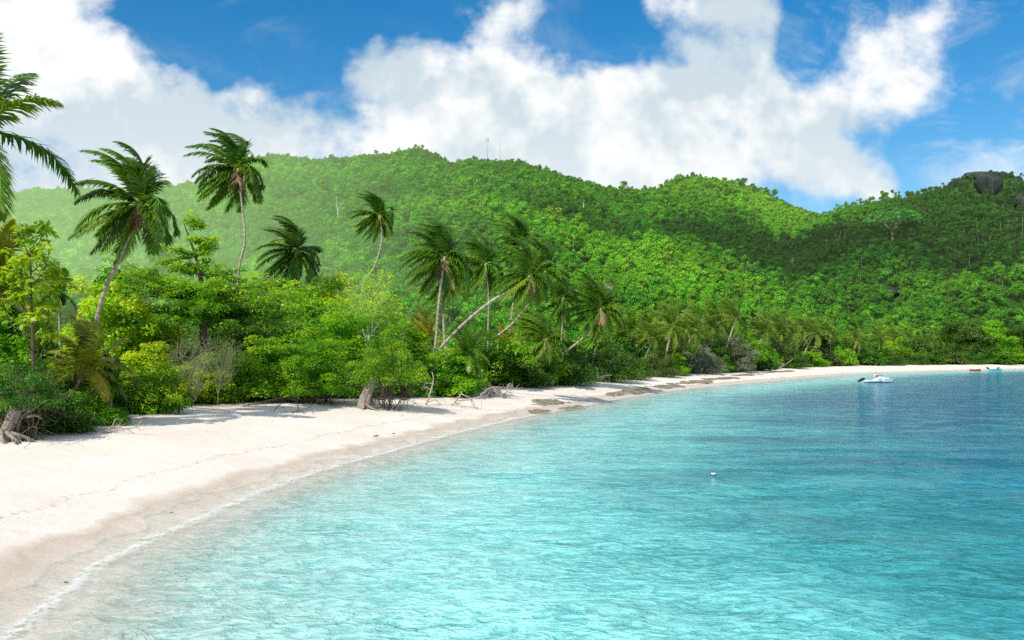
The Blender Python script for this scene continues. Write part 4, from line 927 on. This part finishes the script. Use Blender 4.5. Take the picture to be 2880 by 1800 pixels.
me = mesh('forest', np.stack([PT[rest, 0], PT[rest, 1], z[rest]], 1), [np.zeros((0, 3), int)], [], {'scl': scl[rest], 'squ': squ[rest], 'rot': rot[rest]}, False) if False else bpy.data.meshes.new('forest')
me.vertices.add(len(rest)); me.vertices.foreach_set('co', np.stack([PT[rest, 0], PT[rest, 1], z[rest]], 1).astype(np.float32).ravel())
for nm, ar in (('scl', scl), ('squ', squ), ('rot', rot)):
    a_ = me.attributes.new(nm, 'FLOAT', 'POINT'); a_.data.foreach_set('value', ar[rest].astype(np.float32))
a_ = me.attributes.new('form', 'INT', 'POINT'); a_.data.foreach_set('value', form[rest].astype(np.int32))
fo = link('forest', me); tag(fo, 'dense tropical forest canopy covering the hills behind the beach', 'forest', kind='stuff')
ng = bpy.data.node_groups.new('scatter_trees', 'GeometryNodeTree')
ng.interface.new_socket('Geometry', in_out='INPUT', socket_type='NodeSocketGeometry'); ng.interface.new_socket('Geometry', in_out='OUTPUT', socket_type='NodeSocketGeometry')
gi = ng.nodes.new('NodeGroupInput'); go = ng.nodes.new('NodeGroupOutput'); iop = ng.nodes.new('GeometryNodeInstanceOnPoints')
ci = ng.nodes.new('GeometryNodeCollectionInfo'); ci.inputs[0].default_value = pc; ci.inputs['Separate Children'].default_value = True; ci.inputs['Reset Children'].default_value = True
def na(nm, t='FLOAT'):
    q = ng.nodes.new('GeometryNodeInputNamedAttribute'); q.data_type = t; q.inputs[0].default_value = nm; return q.outputs['Attribute']
L = ng.links.new
L(gi.outputs[0], iop.inputs['Points']); L(ci.outputs[0], iop.inputs['Instance']); iop.inputs['Pick Instance'].default_value = True; L(na('form', 'INT'), iop.inputs['Instance Index'])
cr = ng.nodes.new('ShaderNodeCombineXYZ'); L(na('rot'), cr.inputs[2]); L(cr.outputs[0], iop.inputs['Rotation'])
mm = ng.nodes.new('ShaderNodeMath'); mm.operation = 'MULTIPLY'; s_ = na('scl'); L(s_, mm.inputs[0]); L(na('squ'), mm.inputs[1])
cs = ng.nodes.new('ShaderNodeCombineXYZ'); L(s_, cs.inputs[0]); L(s_, cs.inputs[1]); L(mm.outputs[0], cs.inputs[2]); L(cs.outputs[0], iop.inputs['Scale'])
L(iop.outputs[0], go.inputs[0])
fo.modifiers.new('scatter', 'NODES').node_group = ng
print('forest trees', n, 'single', int(lead.sum()))
# dead pale snags and one lone umbrella tree on the hills
for i, (x, y, h, lb) in enumerate(((797, 524, 24, 'pale dead snag above the flat-crowned trees on the hazy slope'), (1378, 512, 16, 'pale dead snag on the slope below the mast ridge'), (1762, 662, 16, 'pale dead stem on the middle slope, left of three'), (1772, 664, 15, 'pale dead stem on the middle slope, middle of three'), (1781, 665, 16, 'pale dead stem on the middle slope, right of three'))):
    g = ground(x, y+4, 90, 1200); r = np.random.default_rng(700+i); mb = MB(); hh = h/FD*g[1]+2
    limb(r, mb, (0, 0, 0), (0, 0, 1), hh, .28, 2, .25, .5, .06); o = link('dead_tree', mb.build('dead_tree', M['bark_pale']), None, g); tag(o, lb, 'dead tree')
g = ground(2108, 572, 90, 1200); o = link('umbrella_tree', HT[7], None, g); o.scale = (2.6, 2.2, 2.3); tag(o, 'lone large umbrella-crowned tree below the right-hand peak', 'tree')

# masts on the ridge
M['steel'] = plain_mat('steel', (.42, .44, .46), .5, .4, .6)
for (x, y0_, y1_, lb, w) in ((1151, 362, 324, 'tall thin lattice mast with panel antennas on the ridge', 1.3), (1181, 358, 334, 'short thin mast right of the lattice mast on the ridge', .5)):
    Yr = float(np.interp(x, *([RIDGES[0][2][0], RIDGES[0][2][1]]))); bse = at(x, y0_, Yr); h = (y0_-y1_)/FD*Yr
    gz = H1(bse[0], bse[1]); h += bse[2]-gz; bse[2] = gz; o = tag(empty('antenna_mast', bse), lb, 'mast'); mb = MB()
    for a in (0, 2.09, 4.19): mb.tube([(math.cos(a)*w*.5, math.sin(a)*w*.5, 0), (math.cos(a)*w*.3, math.sin(a)*w*.3, h)], [.09, .07], 4)
    for k in range(int(h/1.2)):
        zz = k*1.2; q = w*(.5-.2*zz/h); c3 = [(math.cos(a)*q, math.sin(a)*q, zz+(.6 if j % 2 else 0)) for j, a in enumerate((0, 2.09, 4.19, 0))]
        mb.tube(c3, .04, 3)
    link('tower', mb.build('tower', M['steel'], False), o)
    if w > 1:
        for dx, dz in ((-1.2, -1.2), (1.2, -1.2), (-1.1, -3.2), (1.1, -3.2)):
            b2 = MB(); b2.box((dx, -.2, h+dz), (.5, .3, 1.9)); b2.box((dx/2, -.1, h+dz), (abs(dx), .12, .12)); link('antenna_panel', b2.build('antenna_panel', M['steel'], False), o)

# ------------------------------------------------------------------ boats
M['gel'] = plain_mat('gelcoat', (.80, .82, .83), .25, .5, 0, .05); M['navy'] = plain_mat('navy_paint', (.02, .10, .28), .35); M['black'] = plain_mat('black_plastic', (.012, .018, .022), .35)
M['red'] = plain_mat('red_canvas', (.50, .05, .02), .6); M['glass_d'] = plain_mat('tinted_glass', (.02, .03, .04), .08, .6); M['glass_l'] = plain_mat('pale_glass', (.50, .60, .64), .1, .6); M['orange'] = plain_mat('orange_paint', (.50, .07, .025), .45); M['turq'] = plain_mat('turquoise_paint', (.16, .52, .58), .45); M['rod'] = plain_mat('pale_rod', (.62, .64, .58), .5)
M['hull_dark'] = plain_mat('antifouling', (.015, .02, .03), .6)
def hull_loft(L, B, hb, hs, draft=.12, ns=18, nk=9):
    V = []
    for i in range(ns):
        f = i/(ns-1); x = -L/2+L*f; w = B/2*(1-max(0, (f-.45)/.55)**2.3)*(.9+.1*min(f/.3, 1)); top = hs+(hb-hs)*f**1.8; rake = .10*L*max(0, (f-.8)/.2)
        for j in range(nk):
            g_ = j/(nk-1)*2-1; s = abs(g_); y = math.copysign(w*(1 if s > .6 else (s/.6)**.75*.92), g_) if w > 1e-4 else 0; y *= 1+.08*(s-.6)*(s > .6); zz = -draft+(top+draft)*max(0, (s-.35)/.65)**1.2*(1) if s > .35 else -draft
            V.append((x+(rake*.6)*max(zz, 0)/max(top, .1), y, zz))
    Qd = [[i*nk+j, (i+1)*nk+j, (i+1)*nk+j+1, i*nk+j+1] for i in range(ns-1) for j in range(nk-1)]
    return np.array(V), Qd, nk, ns
Yb = 152.; bx = (at(2072, 900, Yb)[0]); boat = tag(empty('motor_boat', (bx, Yb, .0)), 'white motor boat with tall fishing rods anchored on the blue water', 'boat')
V, Qd, nk, ns = hull_loft(5.3, 1.9, .62, .42)
mb = MB(); mb.add(V, Qd); T_ = [[j, j+1, 0] for j in range(1, nk-1)]; mb.add(V[:nk], None, T_); link('hull', mb.build('hull', M['gel']), boat)
dk = MB(); pr = [V[i*nk] for i in range(ns)]; st = [V[i*nk+nk-1] for i in range(ns)]; dv = np.array([p-[0, 0, .06] for p in pr]+[p-[0, 0, .06] for p in st]); dk.add(dv, [[i, i+1, ns+i+1, ns+i] for i in range(ns-1)]); link('deck', dk.build('deck', M['gel'], False), boat)
bt = MB(); bt.add(V*[1.003, 1.012, 1]*np.array([1, 1, 0])+np.stack([0*V[:, 0], 0*V[:, 0], np.clip(V[:, 2], -.12, .05)], 1), Qd); 
def sec(mb, rows):  # loft of rectangles along x: x, half width, z low, z high
    vv = []
    for (x, w, z0, z1, wt) in rows: vv += [(x, -w, z0), (x, w, z0), (x, wt, z1), (x, -wt, z1)]
    q = [[4*i+j, 4*i+(j+1) % 4, 4*i+4+(j+1) % 4, 4*i+4+j] for i in range(len(rows)-1) for j in range(4)]; q += [[0, 3, 2, 1], [len(vv)-4+k for k in range(4)]]; mb.add(vv, q)
cb = MB(); sec(cb, [(-.72, .72, .40, .50, .70), (-.15, .72, .40, .86, .62), (.25, .70, .42, 1.02, .55), (1.0, .62, .46, .90, .50), (1.55, .50, .50, .80, .40), (2.1, .30, .54, .70, .22), (2.35, .14, .56, .60, .1)]); link('cabin', cb.build('cabin', M['gel'], False), boat)
for (x, z, l, h_) in ((.38, .72, .60, .055), (.1, .55, .5, .04), (1.45, .56, .55, .10)):
    w = MB(); w.box((x, -.70+max(0, x-.5)*.13, z), (l, .04, h_)); link('window', w.build('window', M['glass_d'], False), boat)
ws = MB(); sec(ws, [(.05, .50, .98, 1.0, .5), (.12, .52, .98, 1.30, .44), (.45, .52, 1.0, 1.30, .42), (.85, .5, .92, .96, .45)]); link('windscreen', ws.build('windscreen', M['glass_l'], False), boat)
fr = MB()
for sy in (-1, 1):
    fr.tube([(.0, .52*sy, 1.0), (.12, .45*sy, 1.38)], .03, 5); fr.tube([(.9, .5*sy, .95), (.5, .45*sy, 1.38)], .03, 5); fr.tube([(-.7, .6*sy, .45), (-.68, .55*sy, 1.40)], .018, 5)
link('top_frame', fr.build('top_frame', M['gel']), boat)
ht = MB(); sec(ht, [(-.74, .62, 1.38, 1.45, .58), (-.3, .66, 1.39, 1.50, .60), (.55, .62, 1.39, 1.46, .55)]); link('hardtop', ht.build('hardtop', M['gel'], False), boat)
rc = MB(); sec(rc, [(-.55, .55, 1.503, 1.53, .52), (-.1, .57, 1.503, 1.56, .52), (.3, .52, 1.49, 1.52, .48)]); link('red_cover', rc.build('red_cover', M['red'], False), boat)
for (x0, z0, x1, z1, y) in ((-1.15, .45, -1.40, 3.1, -.7), (-.22, 1.5, -.35, 3.15, 0), (.66, 1.1, .85, 3.0, -.5)):
    f_ = MB(); f_.tube([(x0, y, z0), (x1, y, z1)], [.035, .018], 5); link('fishing_rod', f_.build('fishing_rod', M['rod']), boat)
sp_ = MB(); sp_.box((-.75, -.955, .19), (2.5, .03, .05)); link('stripe', sp_.build('stripe', M['navy'], False), boat)
lt = MB()
for k, (w_, h_) in enumerate(((.12, .16), (.04, .14), (.14, .15), (.06, .12), (.12, .16), (.12, .13), (.05, .16))): lt.box((-.58+k*.17, -.953, .30), (w_, .025, h_))
link('hull_lettering', lt.build('hull_lettering', M['navy'], False), boat)
kl = MB(); kl.add(V*[1.002, 1.01, 1]*np.array([1, 1, 0])+np.stack([0*V[:, 0], 0*V[:, 0], np.minimum(V[:, 2], .055)], 1), Qd); link('bottom_paint', kl.build('bottom_paint', M['hull_dark']), boat)
for sy in (-.35, .35):
    m0 = empty('outboard_motor', (0, 0, 0)); m0.parent = boat; c_ = MB(); R_ = np.array(Matrix.Rotation(math.radians(-32), 3, 'Y'))
    c_.box((-2.55, sy, .58), (.55, .34, .34), R=R_); c_.box((-2.9, sy, .38), (.5, .14, .2), R=R_); c_.box((-3.08, sy, .26), (.22, .24, .24), R=R_); c_.box((-2.3, sy, .66), (.25, .2, .22), R=R_)
    me = c_.build('motor_cover', M['black'], False); q = link('motor_cover', me, m0); bv = q.modifiers.new('bevel', 'BEVEL'); bv.width = .05; bv.segments = 3
al = MB(); al.tube([(2.75, 0, .45), (2.85, -.05, .1), (2.9, -.1, -.2)], .02, 4); link('anchor_line', al.build('anchor_line', M['hull_dark']), boat)
rl = MB(); rl.tube([(.9, -.8, .72), (1.9, -.5, .85), (2.75, 0, .80)], .018, 4); rl.tube([(.9, .8, .72), (1.9, .5, .85), (2.75, 0, .80)], .018, 4); link('bow_rail', rl.build('bow_rail', M['gel']), boat)
# canoe and dinghy at the far waterline
def small_boat(x, y, L, B, mat, label, name, inner):
    g = ground(x, y); o = tag(empty(name, (g[0], g[1]-.6, max(g[2], 0)+.06), math.radians(10)), label, 'boat')
    V = []; ns = 15; nk = 7
    for i in range(ns):
        f = i/(ns-1)*2-1; w = B/2*(1-abs(f)**2.6)+.02; tp = .42+.16*f*f
        for j in range(nk): a = (j/(nk-1)-.5)*math.pi; V.append((f*L/2, math.sin(a)*w, tp-math.cos(a)*(tp+.05)))
    Qd = [[i*nk+j, (i+1)*nk+j, (i+1)*nk+j+1, i*nk+j+1] for i in range(ns-1) for j in range(nk-1)]; mb = MB(); mb.add(V, Qd); link('hull', mb.build('hull', M[mat]), o)
    for xx in (-L*.2, L*.15):
        th = MB(); th.box((xx, 0, .34), (.25, B*.85, .04)); link('thwart', th.build('thwart', M[inner], False), o)
    return o
small_boat(2301, 876.5, 3.6, .9, 'orange', 'red orange open boat pulled up at the far waterline', 'canoe', 'bark_dark')
d_ = small_boat(2349, 875.5, 4.4, 1.3, 'turq', 'pale turquoise open boat with dark motors at the far waterline, right of the red one', 'dinghy', 'gel')
for nm, px, rot_ in (('outboard_motor', -2.5, .6), ('tarpaulin', .9, -.2)):
    c_ = MB(); R_ = np.array(Matrix.Rotation(rot_, 3, 'Y')); c_.box((px, 0, .72), (.75 if nm == 'tarpaulin' else .9, .4, .3), R=R_); c_.box((px-.2, 0, .5), (.3, .3, .4), R=R_); q = link(nm, c_.build(nm, M['black'], False), d_); bv = q.modifiers.new('bevel', 'BEVEL'); bv.width = .08; bv.segments = 2
drift(2224, 876, 'short brown log on the far sand left of the red boat', 68, [([(2218, 875.2, 0), (2231, 877, 0)], .22)], 'bark_dark', twigs=0, name='log', cat='log')
# float on the water
g = at(1685, 1122, 887*5/((1122-835)*.42333)); o = tag(empty('mooring_float', (g[0], g[1], 0)), 'small white float with dark rim drifting on the pale water', 'float')
bm = bmesh.new(); bmesh.ops.create_uvsphere(bm, u_segments=18, v_segments=10, radius=.11)
for v in bm.verts: v.co.z = v.co.z*.55+.03
me = bpy.data.meshes.new('float_body'); bm.to_mesh(me); bm.free(); me.materials.append(M['gel']); me.polygons.foreach_set('use_smooth', [True]*len(me.polygons)); link('float_body', me, o)
rg = MB(); th = np.linspace(0, 6.2832, 19); rg.tube(np.stack([np.cos(th)*.108, np.sin(th)*.108, 0*th+.02], 1), .022, 6, cap=False); link('rim', rg.build('rim', M['hull_dark']), o)

# ------------------------------------------------------------------ sky and sun
SUN_DIR = unit(np.array([-.46, -.62, .78]))
el = math.asin(SUN_DIR[2]); az = math.atan2(SUN_DIR[0], SUN_DIR[1])
w = bpy.data.worlds.new('World'); sc.world = w; w.use_nodes = True; nt = w.node_tree; nt.nodes.clear(); T = NT(nt)
sky = T.n('ShaderNodeTexSky', sky_type='NISHITA', sun_disc=False, sun_elevation=el, sun_rotation=az % (2*math.pi), altitude=0, air_density=1.0, dust_density=.4, ozone_density=1.6)
dirv = T.n('ShaderNodeTexCoord').outputs['Generated']; xyz = T.n('ShaderNodeSeparateXYZ', {0: dirv})
yy = T.math('MAXIMUM', T.math('ABSOLUTE', xyz.outputs[1]), .18)
u = T.math('DIVIDE', xyz.outputs[0], yy); v = T.math('DIVIDE', xyz.outputs[2], yy)
uv = T.n('ShaderNodeCombineXYZ', {0: u, 1: v, 2: 0.}).outputs[0]
n_w = T.noise(uv, 4.5, 4, .6, out=1); wv = T.n('ShaderNodeVectorMath', {0: n_w, 1: (.5, .5, .5)}, operation='SUBTRACT').outputs[0]
uvw = T.n('ShaderNodeVectorMath', {0: wv, 1: (.22, .20, 0), 2: uv}, operation='MULTIPLY_ADD').outputs[0]
def px(x, y): return ((x-CX)/FD, (HY-y)/FD)
field = None
# clouds (+) and clear sky (-): column, row, half width, half height in the picture's angles, weight
for (x, y, rx, ry, a) in ((100, 60, 210, 190, 1.0), (300, 250, 150, 110, .85), (60, 300, 380, 200, .9), (560, 320, 200, 110, .9), (880, 170, 170, 90, .75), (1180, 240, 420, 220, 1.0), (1640, 130, 170, 190, .95), (1550, 330, 560, 200, 1.0), (1900, 330, 200, 150, .85), (2030, 420, 90, 60, .5), (600, 420, 900, 120, .8),
      (2100, 120, 90, 150, .40), (2220, 40, 220, 60, .40), (2240, 170, 80, 110, .36), (2160, 300, 150, 60, -.5), (1800, 20, 150, 60, .5), (1250, 20, 110, 50, .35), (1640, 10, 160, 60, .4), (370, 20, 80, 40, .25), (1950, 240, 60, 60, .3),
      (520, 110, 250, 130, -1.0), (690, 200, 90, 60, -.7), (720, 40, 420, 70, -.7), (1420, 80, 170, 75, -.95), (1900, 130, 95, 150, -.8), (1990, 60, 120, 60, -.3), (2300, 360, 190, 110, -.8), (2420, 120, 60, 220, -.6), (2060, 300, 120, 110, -.4), (700, 90, 140, 80, -.3)):
    c = px(x, y); q = T.n('ShaderNodeVectorMath', {0: T.n('ShaderNodeVectorMath', {0: uvw, 1: (c[0], c[1], 0)}, operation='SUBTRACT').outputs[0], 1: (FD/rx, FD/ry, 0)}, operation='MULTIPLY').outputs[0]
    q = T.n('ShaderNodeVectorMath', {0: q}, operation='LENGTH').outputs['Value']
    g = T.map(q, 1.55, .15, 0., a, 'SMOOTHSTEP'); field = g if field is None else T.math('ADD', field, g)
# beyond the picture the clouds go on as broken cumulus
far_c = T.noise(dirv, 2.3, 3, .6); inpic = T.math('MULTIPLY', T.map(xyz.outputs[1], .25, .55), T.map(T.math('ABSOLUTE', u), .95, .68)); inpic = T.math('MULTIPLY', inpic, T.map(v, .62, .46))
field = T.mix(inpic, T.map(far_c, .40, .62, 0., 1.), field)
nF = T.noise(T.scalev(uv, (.8, 1.2, 1)), 17., 5, .66); nA = T.noise(uv, 5.0, 6, .58); nB = T.noise(T.n('ShaderNodeVectorMath', {0: uv, 1: (-.030, .045, 0)}, operation='ADD').outputs[0], 5.5, 4, .6)
dens = T.math('ADD', field, T.math('ADD', T.math('MULTIPLY_ADD', nA, 4.2, -2.1), T.math('MULTIPLY_ADD', nF, 1.5, -.75)))
alpha = T.map(dens, .0, 1.15, 0., 1., 'SMOOTHSTEP')
wisp = T.noise(T.n('ShaderNodeMapping', {'Vector': uv, 'Rotation': (0, 0, math.radians(28)), 'Scale': (5., 11., 1)}).outputs[0], 1., 7, .66, .6)
wisp = T.math('MULTIPLY', T.map(wisp, .46, .72, 0., .55, 'SMOOTHSTEP'), T.math('MAXIMUM', T.map(u, .22, .40, .25, 1.), 0.))
alpha = T.math('MAXIMUM', alpha, wisp)
shade = T.map(T.math('ADD', T.math('MULTIPLY', T.math('SUBTRACT', nA, nB), 5.0), T.math('MULTIPLY', T.noise(uv, 2.4, 2, .55), .9)), .2, .85, 0., 1.)
low = T.map(v, .12, .30, 1., 0., 'SMOOTHSTEP')
CS = 1/.1
cl_c = T.mix(shade, (.64*CS, .75*CS, .82*CS), (1.02*CS, 1.03*CS, 1.03*CS)); cl_c = T.mix(T.math('MULTIPLY', low, .75), cl_c, (.90*CS, .95*CS, .96*CS))
hs = T.n('ShaderNodeHueSaturation', {'Hue': .496, 'Saturation': 1.5, 'Value': 1.38, 'Color': sky.outputs[0]}).outputs[0]
colr = T.mix(alpha, hs, cl_c)
bg = T.n('ShaderNodeBackground', {0: colr, 1: .1}); wo = T.n('ShaderNodeOutputWorld'); nt.links.new(bg.outputs[0], wo.inputs[0])
sl = bpy.data.lights.new('sun', 'SUN'); sl.energy = 4.8; sl.angle = math.radians(.5); sl.color = (1, .95, .86)
so = bpy.data.objects.new('sun', sl); COL.objects.link(so); so.rotation_euler = Vector((-SUN_DIR).tolist()).to_track_quat('-Z', 'Y').to_euler(); so.location = (-60, -20, 120)
print('objects', len(sc.objects), 'leaves', sum(o.type == 'MESH' for o in sc.objects))
